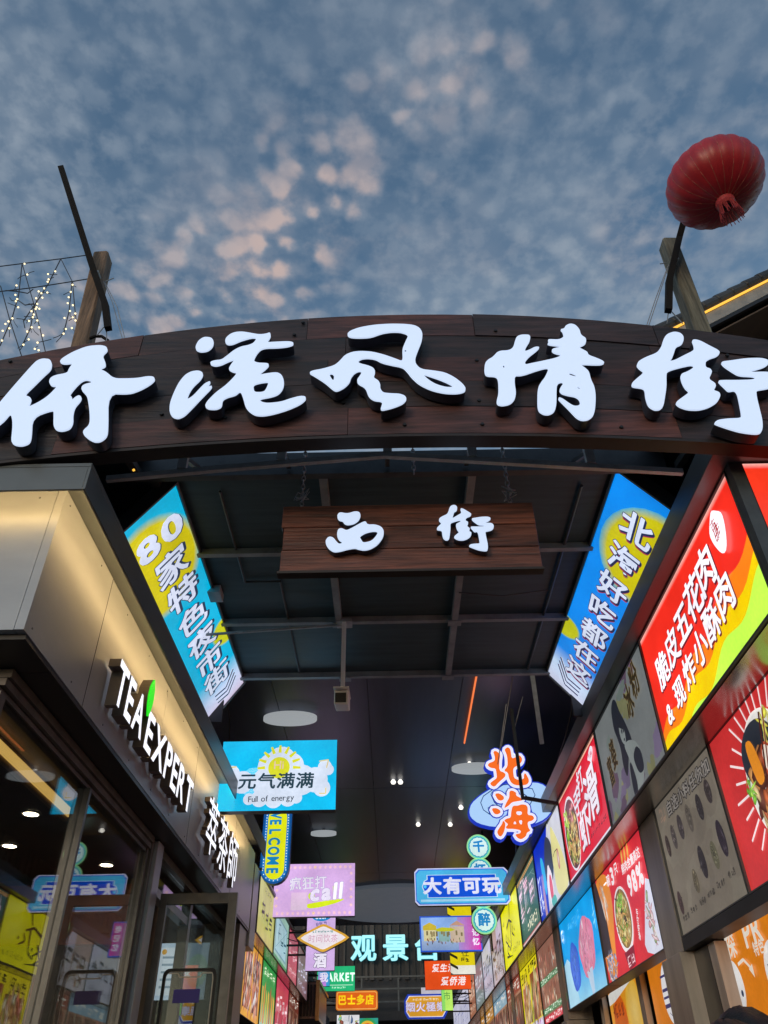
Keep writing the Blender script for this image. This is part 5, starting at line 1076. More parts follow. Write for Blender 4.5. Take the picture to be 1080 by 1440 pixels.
def d_dykw(f, g):
    a = f.H / f.W; D = C('#0a52d8'); W_ = C('#dfe2f6')
    oct_ = lambda k: [(k * a, k + .10), ((k + .10) * a, k), (1 - (k + .10) * a, k), (1 - k * a, k + .10), (1 - k * a, .90 - k), (1 - (k + .10) * a, 1 - k), ((k + .10) * a, 1 - k), (k * a, .90 - k)]
    f.poly(oct_(.03), C('#2a6ad8')); f.poly(oct_(.055), C('#4ab4e6')); f.rect(.06, .10, .94, .16, C('#9fd4f2'))
    f.poly([(.13, .20), (.87, .20), (.87, .30), (.90, .34), (.925, .5), (.90, .66), (.87, .70), (.87, .82), (.13, .82), (.13, .70), (.10, .66), (.075, .5), (.10, .34), (.13, .30)], C('#c3e0f6')); f.poly([(.14, .215), (.86, .215), (.86, .31), (.89, .35), (.915, .5), (.89, .65), (.86, .69), (.86, .805), (.14, .805), (.14, .69), (.11, .65), (.085, .5), (.11, .35), (.14, .31)], D)
    for c in (.11, .89):
        for k in range(4): t = k * pi / 4; g.line([(c - .05 * cos(t) * a, .5 - .05 * sin(t)), (c + .05 * cos(t) * a, .5 + .05 * sin(t))], .02, C('#52c8f0'), up=False)
    g.text('大有可玩', .5, .51, .46, W_, 'x', sx=1.18, gap=.06, wob=.03)
aD = .59 / 1.64
lane_sign('blue horizontal sign with cyan corners and four white characters', 14.5, .42, 2.06, 4.51, 5.105, d_dykw, '#c9cff2', 'R', shape=[(0, .10), (.1 * aD, 0), (1 - .1 * aD, 0), (1, .10), (1, .90), (1 - .1 * aD, 1), (.1 * aD, 1), (0, .90)])
dq = thing('round_disc_sign', 'upright row of four round cyan disc signs behind the blue sign', 'sign', (1.72, 15.0, 4.1), 'signs hung across the lane')
for ch, (px, py) in zip('千杯不醉', ((673, 1191), (675, 1224), (678, 1259), (681, 1294))):
    c = at(px, py, 'Y', 15.0); R_ = .225
    ds = MB().lathe((c.x, 15.0, c.z), [(R_, -.08), (R_, 0)], 28, ax=Vector((0, -1, 0))).build('disc', mat('lime_rim', (.3, .5, .25), .4), dq)
    pr = Print((c.x - R_, 15.0, c.z - R_), (1, 0, 0), (0, 0, 1), 2 * R_, 2 * R_, .001)
    pr.ell(.5, .5, .49, .49, C('#9fe3a0'), n=30); pr.ell(.5, .5, .44, .44, C('#5fd3c8'), n=30); pr.ring(.5, .5, .0, .40, C('#1f93b8'), 60, 16, .03); pr.ring(.5, .5, 0, .365, C('#d6f3f2'), 60, 16, .03)
    pr.text(ch, .5, .52, .48, C('#1e86c8'), 'x'); pr.build('lit_face', LIT, ds)
MB().bar((1.74, 15.1, 3.9), (1.74, 15.1, 5.9), .03).build('pole', BLACK, dq)
def d_ljy(f, g):
    r = random.Random(91); f.poly([(.02, .04), (.98, .04), (.98, .96), (.02, .96)], C('#8db4ee')); f.rect(.02, .04, .62, .30, C('#7f9ac8'), C('#9fb5d8'))
    for k in range(9): f.rect(.62 + k * .04, .04, .66 + k * .04, .96, tuple(x + (y - x) * k / 8 for x, y in zip(C('#a98ad0'), C('#d23aa8'))))
    f.poly([(.05, .72), (.16, .82), (.27, .72), (.27, .60), (.05, .60)], C('#c8b23a')); f.rect(.06, .30, .26, .60, C('#d8cfa0')); f.poly([(.48, .72), (.61, .86), (.74, .72)], C('#c49a86')); f.rect(.49, .25, .72, .70, C('#c9b5a0')); f.poly([(.24, .62), (.36, .68), (.50, .66), (.58, .60), (.50, .56), (.28, .56)], C('#c2c52e')); f.rect(.30, .28, .48, .56, C('#8ab0b0'))
    for k in range(26): a = r.uniform(.05, .70); b = r.uniform(.16, .34); f.rect(a, b, a + .012, b + .06, jit(r.choice((C('#3a3a30'), C('#5a6a3a'), C('#8a5a4a'))), .3, r))
    for k in range(12): a = r.uniform(.07, .68); g.rect(a, r.uniform(.4, .5), a + .03, r.uniform(.52, .58), jit(C('#8c7f5a'), .3, r))
    g.text('老记忆', .90, .52, .21, C('#f0e6fa'), 'x', vert=True, gap=.22)
lane_sign('blue framed picture sign of old houses on blue and magenta', 19.0, .63, 1.98, 4.50, 5.20, d_ljy, '#2a5ad0', 'R', housing=mat('blue_housing'))
def d_stripe(f, g):
    for k in range(8): b = 1 - k * .14; g.poly([(0, b), (.30, b - .06), (.30, b - .10), (0, b - .04)], C('#2c2a14'))
    f.rect(0, 0, 1, .12, C('#e8e6da')); g.text('在', .62, .30, .13, C('#5a5416'), 'r'); g.scribble(random.Random(12), .45, .17, .8, .23, 2, .015, C('#5a5416'))
lane_sign('upright yellow sign with black hazard stripes behind the picture sign', 20.5, 1.36, 1.93, 4.27, 5.73, d_stripe, '#e0cc12', 'R')
def d_love(f, g): g.text('爱生活', .42, .74, .30, C('#f6eef0'), 'b', slant=.2); g.text('爱侨港', .62, .28, .32, C('#f6eef0'), 'b', slant=.2)
lane_sign('orange red sign with two lines of white slanting characters', 23.0, .85, 2.02, 4.265, 4.905, d_love, '#e8501c', 'R')
ob = [(.08, 0), (.92, 0), (1, .25), (1, .75), (.92, 1), (.08, 1), (0, .75), (0, .25)]
def d_yan(f, g): f.poly([(.5 + (a - .5) * .92, .5 + (b - .5) * .86) for a, b in ob], C('#e3dfe6')); f.poly([(.5 + (a - .5) * .89, .5 + (b - .5) * .80) for a, b in ob], C('#d79a2a')); g.text('烟火極樂', .5, .47, .40, C('#d9cfe8'), 'b', sx=1.15, outline=C('#6a5a86'), ow=.02); g.scribble(random.Random(5), .2, .72, .8, .82, 8, .02, C('#e6d9b8'))
lane_sign('ochre sign with blue rim and four pale characters far down on the right', 24.0, .31, 1.44, 3.73, 4.285, d_yan, '#1e3cb0', 'R', shape=ob, housing=mat('blue_housing'))
def d_shi(f, g): g.text('市', .5, .58, .38, C('#5a9a4a'), 'r', sx=.9); f.rect(0, 0, .3, 1, C('#8fe06a'))
lane_sign('small lime green upright sign beside the ochre sign', 23.5, 1.28, 1.56, 3.86, 4.40, d_shi, '#bdf06a', 'R')
lane_sign('plain white sign edge behind the orange red sign', 25.0, .80, 1.50, 4.10, 4.55, None, '#dcd8e6', 'R', mt=LITS)
lane_sign('small pale picture sign low on the right of the lane', 25.5, .55, 1.65, 3.1, 3.72, d_tiny, '#d8d4de', 'R', mt=LITS)

# ------------------------------------------------------------------ lane ceiling, upper walls, lamps
CZ = 5.95
lc = thing('lane_ceiling', 'dark blue grey ceiling of long sheets over the lane behind the canopy', 'ceiling', (.1, 15, CZ))
xc = [-3.0, -1.45, -.25, .95, 3.2]
for i in range(4):
    for j, (a, b) in enumerate(((7.3, 12.8), (12.81, 18.3), (18.31, 24.0))):
        MB().box(xc[i] + .004, a, CZ, xc[i + 1] - .004, b, CZ + .03).build('ceiling_sheet', CEIL, lc)
for i in range(4): MB().box(-3.0, 7.3 + i * 5.5 - .02, CZ + .032, 3.2, 7.34 + i * 5.5, CZ + .10).build('purlin', DSTEEL, lc)
MB().box(-3.0, 7.3, CZ + .101, 3.2, 24.0, CZ + .13).build('roof_cover', DSTEEL, lc)
def lamp(label, px, py, half):
    c = at(px, py, 'Z', CZ - .10); t = thing('ceiling_lamp', label, 'lamp', (c.x, c.y, CZ), 'round ceiling lamps over the lane')
    lz = MB().lathe((c.x, c.y, CZ - .10), [(half * .6, -.012), (half, 0), (half, .05), (half * .9, .055)], 28)
    for v in lz.v: v.y = c.y + (v.y - c.y) * .55
    lz.build('disc', emis('lamp_disc_white', (.70, .76, .80), .42), t); MB().lathe((c.x, c.y, CZ - .04), [(.03, 0), (.03, .038)], 8).build('stem', DSTEEL, t)
lamp('round white ceiling lamp above the cyan energy sign', 408, 1013, .36); lamp('round white ceiling lamp beside the orange cut-out sign', 668, 1083, .36); lamp('round white ceiling lamp above the pink call sign', 455, 1174, .24)
for px, py in ((553, 1097), (563, 1097), (588, 1157), (633, 1157), (648, 1133), (660, 1072)):
    c = at(px, py, 'Z', CZ - .01); s_ = thing('spot_light', {553: 'small ceiling spot light in mid lane, left of a close pair', 563: 'small ceiling spot light in mid lane, right of a close pair', 588: 'small ceiling spot light farther back, left of the disc signs', 633: 'small ceiling spot light farther back just left of the disc signs', 648: 'small ceiling spot light below left of the orange cut-out sign', 660: 'small ceiling spot light above the lamp beside the orange cut-out sign'}[px], 'spot light', (c.x, c.y, CZ), 'small spot lights in the lane ceiling')
    MB().lathe((c.x, c.y, CZ - .07), [(.03, 0), (.045, .03), (.02, .068)], 10).build('head', emis('spot_head', (1.0, .95, .85), 1.6), s_)
dc = thing('round_ceiling_panel', 'large pale grey round panel hung under the far end of the lane ceiling', 'panel', (.15, 21.0, CZ - .06))
MB().lathe((.15, 21.2, CZ - .10), [(2.0, 0), (2.05, .02), (2.05, .07)], 48).build('disc', emis('pale_disc_added_glow', (.50, .60, .74), .10), dc)  # panel is no lamp; faint glow added so it reads paler
for k in range(4): MB().bar((.15 + 1.2 * cos(k * pi / 2), 21.2 + 1.2 * sin(k * pi / 2), CZ - .03), (.15 + 1.2 * cos(k * pi / 2), 21.2 + 1.2 * sin(k * pi / 2), CZ - .002), .03).build('hanger', DSTEEL, dc)
nt_ = MB(); a, b = at(671, 945, 'Z', CZ - .04), at(653, 1045, 'Z', CZ - .04); nt_.tube([a - Vector((0, .3, 0)), b], .012, 6)
tag(nt_.build('neon_tube', NEON_E), 'thin orange red neon tube along the ceiling right of the middle', 'neon tube')
# upper walls over the stalls: dark boards, slats, small windows
def upper(side):
    X = -2.75 if side == 'L' else 2.95; s_ = 1 if side == 'L' else -1
    t = thing('upper_storey', 'dark slatted upper storey above the %s' % ('left stalls' if side == 'L' else 'right stalls'), 'building', (X, 16, 4.6)); r = random.Random(side)
    MB().box(min(X, X - s_ * .1), 7.4, 4.5, max(X, X - s_ * .1), 31, CZ + 2.5 if False else CZ - .01).build('wall', WALLD, t)
    y = 7.6; sl = None
    while y < 25:
        w = r.uniform(.05, .12)
        if r.random() < .8:
            sx_ = X + s_ * .003; MB().box(min(sx_, sx_ + s_ * .04), y, 4.6, max(sx_, sx_ + s_ * .04), y + w, CZ - .02).build('slat', SLATM, t)
        y += w + r.uniform(.05, .22)
    for yy in (8.4, 10.6, 13.5, 17.0):
        f_ = MB().box(min(X + s_ * .05, X + s_ * .09), yy, 5.0, max(X + s_ * .05, X + s_ * .09), yy + .7, 5.75).build('window', DSTEEL, t); MB().box(min(X + s_ * .092, X + s_ * .10), yy + .06, 5.06, max(X + s_ * .092, X + s_ * .10), yy + .64, 5.69).build('pane', mat('dim_window', (.20, .24, .24), .15, .2), f_)
upper('L'); upper('R')
for side, X in (('left', -1.98), ('right', 2.2)):
    for k in range(2):
        y0 = 8.2 + k * 3.0; w = MB(); zz = [CZ - .05 - .9 * (i / 8) - .25 * sin(pi * i / 8) for i in range(9)]
        w.tube([(X + (.25 if X < 0 else -.25) * k * .5 + .05 * sin(i), y0 + .35 * i, zz[i]) for i in range(9)], .009, 5)
        tag(w.build('hanging_cable', BLACK), '%s sagging black cable under the ceiling on the %s side' % (('near', 'farther')[k], side), 'cable')
# wires and strut in the dark corner right of the neon
wr = thing('steel_strut', 'grey slanting steel strut in the dark corner above the orange cut-out sign', 'strut', (1.9, 8.5, 5)); MB().bar(at(748, 945, 'Y', 8.0), at(762, 1045, 'Y', 8.6), .05).build('bar', STEEL, wr)
for k, (a, b) in enumerate((((722, 945), (705, 1050)), ((735, 980), (722, 1030)), ((712, 990), (700, 1075)))):
    MB().tube([at(*a, 'Y', 8.8), at(*b, 'Y', 9.2)], .006, 5).build('wire', STEEL, wr)

# security camera on its pole
sc_ = thing('security_camera', 'white box security camera on a steel pole under the canopy', 'camera', (-.38, 6.1, 4.4))
MB().bar((-.38, 6.08, 4.46), (-.38, 6.08, 5.195), .036).build('pole', mat('white_steel', (.90, .90, .90), .5, 0, var=.04), sc_); MB().box(-.45, 6.06, 5.165, -.31, 6.18, 5.197).build('bracket', STEEL, sc_)
hd = MB(); hd.obox((-.44, 5.93, 4.31), (.12, 0, 0), (0, .26, .05), (0, -.022, .11)); hd.build('head', mat('camera_shell', (.82, .82, .78), .4, 0, var=.08), sc_, bevel=.008)
MB().obox((-.43, 5.926, 4.322), (.09, 0, 0), (0, -.006, 0), (0, -.016, .075)).build('lens_window', BLACK, sc_); MB().obox((-.445, 5.86, 4.422), (.13, 0, 0), (0, .34, .05), (0, 0, .010)).build('sun_shield', mat('camera_shell'), sc_)
MB().lathe((-.38, 6.08, 4.425), [(.028, 0), (.028, .03), (.018, .04)], 10).build('joint', STEEL, sc_)
MB().bar((-.40, 6.13, 5.17), (-1.6, 6.0, 5.02), .018).build('conduit', STEEL, sc_)

# ------------------------------------------------------------------ end building with glowing characters
eb = thing('end_building', 'dark timber building with slatted front and balcony closing the lane', 'building', (1, 36, 0))
MB().box(-9, 35, 0, 11, 40, 11).build('wall', WALLD, eb); r = random.Random(99); x = -3.6
while x < 6:
    w = r.uniform(.06, .16); MB().box(x, 34.93 - r.uniform(0, .05), 6.0, x + w, 34.996, 10.5).build('slat', SLATM, eb); x += w + r.uniform(.06, .28)
for z in (6.02, 5.62, 5.2): MB().box(-4, 34.2, z - .03, 6, 34.26, z + .03).build('balcony_rail', DSTEEL, eb)
for k in range(8): MB().box(-4 + k * 1.4, 34.21, 4.9, -3.94 + k * 1.4, 34.25, 5.98).build('baluster', DSTEEL, eb)
MB().box(-4, 34.1, 4.6, 6, 34.99, 4.88).build('balcony_floor', SLATM, eb); MB().box(-.6, 34.9, 3.6, .9, 34.99, 4.4).build('door_panel', mat('dim_panel', (.14, .13, .13), .6), eb)
for k, (ch, xa, xb) in enumerate((('观', -1.62, -.60), ('景', -.36, .66), ('台', .92, 1.9))):
    t = thing('glowing_character', {0: 'aqua glowing character on the dark end building, left of three', 1: 'aqua glowing character on the dark end building, middle of three', 2: 'aqua glowing character on the dark end building, mostly hidden behind the picture sign'}[k], 'sign', ((xa + xb) / 2, 34.6, 6.4), 'glowing characters on the end building')
    for key, yy, nm_, mt_ in (('x', 34.56, 'glow_edge', emis('aqua_edge', C('#1f9ab0'), .8)), ('b', 34.5, 'face', AQUA_E)):
        vs, ts, x0, x1, y0, y1 = GL[(ch, key)]; q_ = MB(); n6 = len(vs) // (8 if key == 'x' else 6)
        q_.add([(xa + (v[0] - x0) / (x1 - x0) * (xb - xa), yy - .0012 * (i // n6), 6.58 + (v[1] - y0) / (y1 - y0) * .92) for i, v in enumerate(vs)], list(ts)); q_.build(nm_, mt_, t, fixn=False)
    MB().bar(((xa + xb) / 2, 34.57, 7.0), ((xa + xb) / 2, 34.9, 7.0), .06).build('mount', BLACK, t)

# ------------------------------------------------------------------ posts, poles, lantern, string lights above the arch
def px3(x, y, Y): return at(x, y, 'Y', Y)
def post(label, wood, base, top, Y, w, polepts, poleY, groupn):
    t = thing('timber_post', label, 'post', tuple(px3(*base, Y)), groupn); b, e = px3(*base, Y), px3(*top, Y); d = (b - e)
    MB().bar(b + d * .35, e, w, w * 1.1, up=(0, -1, 0)).build('post', wood, t, bevel=.012)
    pts = [px3(*p, y) for p, y in zip(polepts, poleY)]
    pm = MB()
    for p, q in zip(pts, pts[1:]): pm.bar(p, q + (q - p).normalized() * .01, .046, .046, up=(0, -1, 0))
    pm.build('pole', POLE, t); c = px3(base[0] * .22 + top[0] * .78, base[1] * .22 + top[1] * .78, Y - w * .6)
    MB().lathe(c, [(.018, -.02), (.018, .05)], 8, ax=Vector((0, -1, 0))).build('bolt', STEEL, t)
    return t
pL = post('brown timber post with a bare dark pole above the left end of the arch', WOODP, (116, 488), (145, 362), 3.5, .115, [(86, 236), (134, 388), (148, 428), (152, 461)], [3.15, 3.38, 3.40, 3.42], 'timber posts above the arch')
pR = post('grey timber post holding the red lantern above the right end of the arch', WOODG, (985, 470), (939, 343), 3.5, .115, [(985, 225), (955, 335), (941, 395), (940, 436)], [3.0, 3.38, 3.40, 3.42], 'timber posts above the arch')
def guys(lbl, lines, Y):
    t = thing('guy_wire', lbl, 'wire', tuple(px3(*lines[0][-1], Y)))
    for l in lines: MB().tube([px3(*p, Y) for p in l], .004, 4).build('wire', CHAINM, t)
guys('thin guy wires running down from the left timber post', [[(148, 398), (165, 432), (176, 478)], [(146, 396), (158, 425), (172, 476)], [(148, 396), (160, 391)], [(150, 462), (150, 480)], [(146, 460), (136, 472)]], 3.45)
guys('thin guy wires running down from the right timber post', [[(940, 372), (922, 420), (908, 462)], [(939, 378), (925, 420), (911, 462)], [(936, 370), (928, 371)], [(944, 438), (960, 455)], [(940, 438), (938, 455)]], 3.45)
# old lamp bracket behind the left post
lm = MB(); lm.tube([px3(126, 476, 3.46), px3(134, 473, 3.46), px3(143, 473, 3.46), px3(152, 479, 3.46)], .012, 6); tag(lm.build('curved_bracket', POLE), 'small curved dark bracket at the foot of the left timber post', 'bracket')
# lantern
LC = at(1005, 258, 'Y', 2.85); LR = .322
ln = thing('red_lantern', 'round red pleated fabric lantern hanging from the right pole', 'lantern', tuple(LC - Vector((0, 0, .36))))
RED = mat('lantern_silk', (.44, .016, .024), .38, 0, scale=6, bump=.1, var=.2); ribn = 22; lmb = MB(); vs = []; fs = []; NU, NV = ribn * 4, 22
for j in range(NV + 1):
    ph_ = -pi / 2 * .86 + pi * .86 * j / NV
    for i in range(NU):
        t = 2 * pi * i / NU; pl = 1 + .035 * abs(cos(t * ribn / 2)) * cos(ph_) - .0; rr = LR * cos(ph_) * pl
        vs.append(LC + Vector((rr * cos(t), rr * sin(t), LR * .80 * sin(ph_))))
for j in range(NV):
    for i in range(NU): fs.append((j * NU + i, j * NU + (i + 1) % NU, (j + 1) * NU + (i + 1) % NU, (j + 1) * NU + i))
lmb.add(vs, fs); lmb.build('silk_shade', RED, ln, smooth=True)
for i in range(ribn):
    t = 2 * pi * (i + .5) / ribn; pts = []
    for j in range(10):
        ph_ = -pi / 2 * .86 + pi * .86 * j / 9; rr = LR * cos(ph_) * 1.004; pts.append(LC + Vector((rr * cos(t), rr * sin(t), LR * .80 * sin(ph_) * 1.004)))
    MB().tube(pts, .0028, 4).build('rib', mat('lantern_rib', (.42, .10, .07), .5), ln)
zb = LC.z - LR * .80 * sin(pi / 2 * .86)
MB().lathe((LC.x, LC.y, zb - .055), [(.045, 0), (.062, .02), (.066, .05), (.07, .065)], 18).build('lower_collar', mat('lantern_collar', (.50, .05, .055), .4), ln)
MB().lathe((LC.x, LC.y, zb - .058), [(.026, 0), (.026, .01)], 14).build('lower_opening', BLACK, ln)
MB().lathe((LC.x, LC.y, 2 * LC.z - zb - .01), [(.075, 0), (.085, .02), (.06, .06)], 18).build('upper_collar', mat('lantern_collar'), ln)
fr = MB(); r = random.Random(17)
for k in range(44):
    t = r.uniform(0, 2 * pi); p = Vector((LC.x + .05 * cos(t), LC.y + .05 * sin(t), zb - .04)); fr.tube([p, p + Vector((.012 * cos(t) + r.uniform(-.006, .006), .012 * sin(t), -.06)), p + Vector((.018 * cos(t) + r.uniform(-.012, .012), .02 * sin(t), -.125 - r.random() * .035))], .0026, 4)
o = fr.build('tassel_fringe', mat('fringe', (.33, .03, .03), .6), ln); o['kind'] = 'stuff'
MB().tube([(LC.x, LC.y, 2 * LC.z - zb + .04), (LC.x - .02, LC.y + .05, 2 * LC.z - zb + .22)], .005, 5).build('hook', CHAINM, ln)
# string lights
sl_ = thing('string_lights', 'warm string lights draped on wires at the far left above the arch', 'string lights', tuple(px3(60, 470, 4.6)))
SY = 4.6
def X1(p): return [(x / 5.143, 220 + y / 5.143) for x, y in p]
for w in ([(-120, 805), (0, 795), (160, 775), (440, 740), (620, 715)], [(-120, 990), (60, 970), (230, 950), (520, 905), (640, 885)], [(-60, 880), (5, 940), (70, 1180), (155, 1440)], [(160, 775), (240, 1050), (290, 1250), (330, 1420)], [(160, 775), (135, 1000), (90, 1160), (0, 1370)], [(440, 740), (350, 920), (260, 1060), (170, 1190), (180, 1240)], [(440, 740), (525, 910), (540, 1090), (555, 1220)], [(520, 910), (500, 1120), (460, 1280)], [(250, 1080), (220, 1240), (165, 1360)], [(40, 970), (120, 975), (200, 990), (240, 960)], [(130, 1040), (180, 1075), (245, 1065)]):
    MB().tube([px3(*p, SY) for p in X1(w)], .0055, 4).build('wire', mat('wire_black', (.02, .02, .025), .5), sl_)
bm_ = MB()
bp_ = [(178, 775), (198, 853), (120, 932), (112, 1000), (125, 1030), (115, 1046), (132, 1090), (90, 1170), (62, 1192), (68, 1242), (348, 850), (352, 888), (345, 905), (400, 830), (320, 953), (343, 983), (280, 975), (300, 988), (262, 1025), (307, 1020), (270, 1065), (265, 1090), (285, 1100), (258, 1102), (228, 1118), (245, 1142), (238, 1162), (270, 1185), (210, 1188), (230, 1235), (197, 1265), (283, 1235), (312, 1293), (208, 1322), (170, 1360), (272, 1345), (252, 1390), (280, 1400), (525, 927), (512, 978), (497, 1017), (490, 1060), (527, 1075), (507, 1117), (467, 1167), (527, 1163), (545, 1135), (547, 1185), (477, 1247), (520, 1240), (460, 1280), (20, 1260), (15, 1330), (40, 1210)]
for x, y in bp_:
    p = px3(*X1([(x, y)])[0], SY - .012); bm_.lathe(p - Vector((0, 0, .012)), [(.003, 0), (.0085, .006), (.0085, .013), (.003, .019)], 6)
o = bm_.build('bulbs', BULB_E, sl_); o['kind'] = 'stuff'
tw = MB(); r = random.Random(23)
for k in range(38):
    x, y = r.choice(bp_); a = px3(*X1([(x, y)])[0], SY); b = a + Vector((r.uniform(-.12, .12), r.uniform(-.02, .02), r.uniform(-.16, .06))); tw.tube([a, (a + b) / 2 + Vector((r.uniform(-.02, .02), 0, r.uniform(-.02, .02))), b], .0035, 4)
o = tw.build('twigs', mat('wire_black'), sl_); o['kind'] = 'stuff'

# ------------------------------------------------------------------ tiled gable roof at the right
RY = 9.0; g0, g1 = px3(925, 464, RY), px3(1095, 378, RY)
gr = thing('gable_roof_house', 'house gable with barrel tiles and a glowing orange LED line at the upper right', 'house', (8.5, 12, 0))
u = (g1 - g0); ul = u.length; u.normalize(); nrm = Vector((-u.z, 0, u.x)); g1 = g0 + u * (ul + .6); ul += .6
dp = Vector((0, 7, 0))
TILE = mat('roof_tile', (.045, .048, .055), .55, 0, scale=5, objrand=.3)
MB().obox(g0 - nrm * .12, u * ul, nrm * .10, dp).build('roof_slab', mat('roof_board', (.06, .05, .045), .6), gr)
mir = lambda p: Vector((2 * g1.x - p.x, p.y, p.z))
MB().obox(mir(g0 - nrm * .12), Vector((-u.x, 0, u.z)) * ul, Vector((u.z, 0, u.x)) * .10, dp).build('roof_slab', mat('roof_board'), gr)
k = 0; s0 = 0.0
while s0 < ul - .05:
    MB().lathe(g0 + u * s0 + nrm * .02 + Vector((0, .05, 0)), [(.105, 0), (.12, .02), (.10, .42), (.09, .44)], 12, ax=u).build('verge_tile', TILE, gr); s0 += .40
MB().lathe(g1 + Vector((-.18, .02, .10)), [(.15, -.06), (.18, 0), (.18, .06), (.10, .12)], 16, ax=Vector((0, -1, 0))).build('ridge_end', TILE, gr)
for j in range(14):
    MB().tube([g0 + u * .02 + nrm * .02 + Vector((0, .4 + j * .46, 0)), g0 + u * ul + nrm * .02 + Vector((0, .4 + j * .46, 0))], .08, 8).build('tile_row', TILE, gr)
MB().obox(g0 - nrm * .165 + Vector((0, -.035, 0)), u * ul, nrm * .035, Vector((0, .03, 0))).build('led_line', LEDO_E, gr)
MB().obox(g0 - nrm * .42 + Vector((0, .0, 0)) + u * .3, u * (ul - .3), nrm * .25, Vector((0, .06, 0))).build('bargeboard', mat('grey_board', (.30, .29, .28), .6, 0, scale=3), gr)
MB().obox(g0 - nrm * .50 + u * .5, u * (ul - .5), nrm * .07, Vector((0, .10, 0))).build('moulding', BLACK, gr)
MB().obox(g0 - nrm * .60 + u * .5 + Vector((0, .11, 0)), u * (ul - .5), nrm * .03, Vector((0, 1.2, 0))).build('soffit', mat('brown_soffit', (.11, .075, .055), .6, 0, scale=3), gr)
wx0 = (g0 + u * .9).x
wv = MB(); wz = (g0 + u * .9 - nrm * .6).z
wv.extr([[(wx0, RY + 1.3, 0), (wx0, RY + 1.3, wz), (g1.x, RY + 1.3, g1.z - .6), (2 * g1.x - wx0, RY + 1.3, wz), (2 * g1.x - wx0, RY + 1.3, 0)]], (0, 5.5, 0)); wv.build('gable_wall', mat('brown_plaster', (.14, .10, .08), .8, 0), gr)

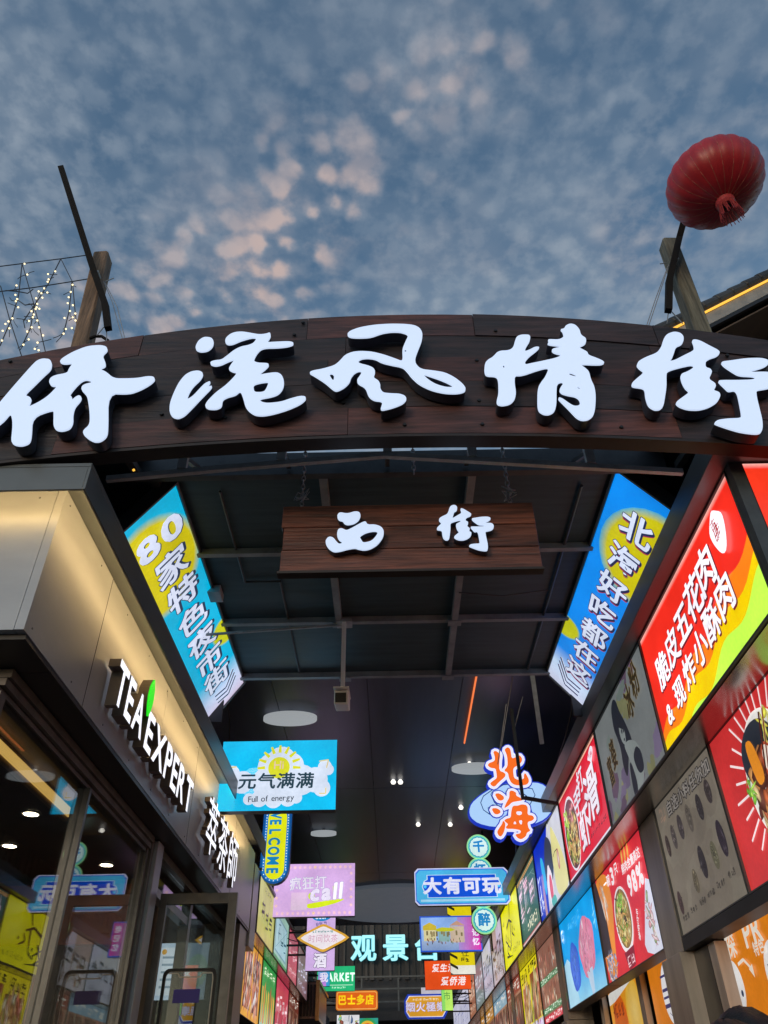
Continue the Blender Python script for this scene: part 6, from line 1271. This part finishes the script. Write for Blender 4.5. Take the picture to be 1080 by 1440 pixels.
# ------------------------------------------------------------------ two passers-by whose heads reach into the frame
def person(label, x, y, h, top, facing, shirt):
    t = thing('person', label, 'person', (x, y, 0), 'passers-by on the right'); k = h / 1.72; c, s_ = cos(facing), sin(facing)
    J = [(0, 0, .95, .14), (0, 0, 1.12, .13), (0, 0, 1.32, .15), (0, 0, 1.44, .075), (0, .01, 1.50, .055), (0, .015, 1.60, .09), (0, .01, 1.67, .075)]
    E_ = [(0, 1), (1, 2), (2, 3), (3, 4), (4, 5), (5, 6)]
    def chain(root, pts):
        a = root
        for p in pts: J.append(p); E_.append((a, len(J) - 1)); a = len(J) - 1
    for sg in (-1, 1):
        chain(0, [(sg * .10, 0, .86, .095), (sg * .11, .02, .50, .065), (sg * .11, 0, .10, .042), (sg * .12, .13, .045, .038)])
        chain(2, [(sg * .17, 0, 1.38, .065), (sg * .23, .0, 1.12, .046), (sg * .24, .06, .88, .036), (sg * .24, .09, .78, .030)])
    me = bpy.data.meshes.new('body'); me.from_pydata([((px * c - py * s_) * k, (px * s_ + py * c) * k, pz * k) for px, py, pz, _ in J], E_, [])
    o = bpy.data.objects.new('body', me); COL.objects.link(o); o.parent = t; sk = o.modifiers.new('skin', 'SKIN')
    for i, v in enumerate(me.skin_vertices[0].data): v.radius = (J[i][3] * k, J[i][3] * k * (.75 if i in (0, 1, 2) else 1)); v.use_root = (i == 0)
    o.modifiers.new('sub', 'SUBSURF').levels = 2; o.modifiers['sub'].render_levels = 2
    me.materials.append(mat('skin', (.50, .33, .25), .5, 0, bump=0)); 
    bpy.context.view_layer.update(); ev = o.evaluated_get(bpy.context.evaluated_depsgraph_get()); nm = bpy.data.meshes.new_from_object(ev); o.modifiers.clear(); o.data = nm
    nm.materials.clear()
    for m_ in (mat('skin'), mat('shirt_' + shirt, C(shirt), .8), mat('trousers', (.04, .045, .06), .8), mat('shoes', (.03, .03, .03), .6)): nm.materials.append(m_)
    for p in nm.polygons:
        z = p.center.z / k; p.use_smooth = True; p.material_index = 3 if z < .075 else 2 if z < .96 else 1 if (z < 1.45 and not (abs(p.center.x / k) > .18 and z < 1.15)) else 0
    hr = MB(); hv = []; hf = []; n1, n2 = 20, 9; R_ = random.Random(len(label))
    for j in range(n2):
        ph_ = pi / 2 * (1.0 - j / (n2 - 1) * 1.25)
        for i in range(n1):
            a = 2 * pi * i / n1; q = 1 + R_.uniform(-.03, .03); fy = sin(a)
            if fy > .5 and j > 5: q *= .9
            xx, yy, zz = .098 * cos(ph_) * cos(a) * q, .112 * cos(ph_) * sin(a) * q, .125 * sin(ph_) * q; yy -= .012
            hv.append((x + (xx * c - yy * s_) * k, y + (xx * s_ + yy * c) * k, (1.625 + zz) * k))
    for j in range(n2 - 1):
        for i in range(n1): hf.append((j * n1 + i, j * n1 + (i + 1) % n1, (j + 1) * n1 + (i + 1) % n1, (j + 1) * n1 + i))
    hr.add(hv, hf).build('hair', mat('black_hair', (.012, .010, .010), .45, 0, scale=30, stretch=(3, 3, .5), bump=.4), t, smooth=True)
    fc = MB()
    def hp(a, b, z): return (x + (a * c - b * s_) * k, y + (a * s_ + b * c) * k, z * k)
    fc.lathe(hp(0, .105, 1.585), [(.018, -.02), (.012, .02)], 6).build('nose', mat('skin'), t)
    for sg in (-1, 1):
        MB().lathe(hp(sg * .035, .09, 1.62), [(.004, -.008), (.011, 0), (.004, .008)], 8).build('eye', BLACK, t); MB().lathe(hp(sg * .095, .005, 1.60), [(.008, -.028), (.02, 0), (.008, .028)], 8).build('ear', mat('skin'), t)
    MB().box(hp(-.025, 0, 0)[0], hp(0, .096, 0)[1] - .006, 1.545 * k, hp(.025, 0, 0)[0], hp(0, .096, 0)[1] + .006, 1.553 * k).build('mouth', mat('lips', (.35, .14, .12), .5), t)
    return t
hA = at(1013, 1434, 'Y', 2.05); hB = at(1066, 1424, 'Y', 2.05)
person('passer-by with dark hair at the bottom edge, left of the two', hA.x, 2.05, hA.z / (1.75 / 1.72), hA.z, .3, '#5a6470')
person('passer-by with dark hair at the lower right corner', hB.x, 2.15, (hB.z + .02) / (1.75 / 1.72), hB.z, -.2, '#8a7f74')
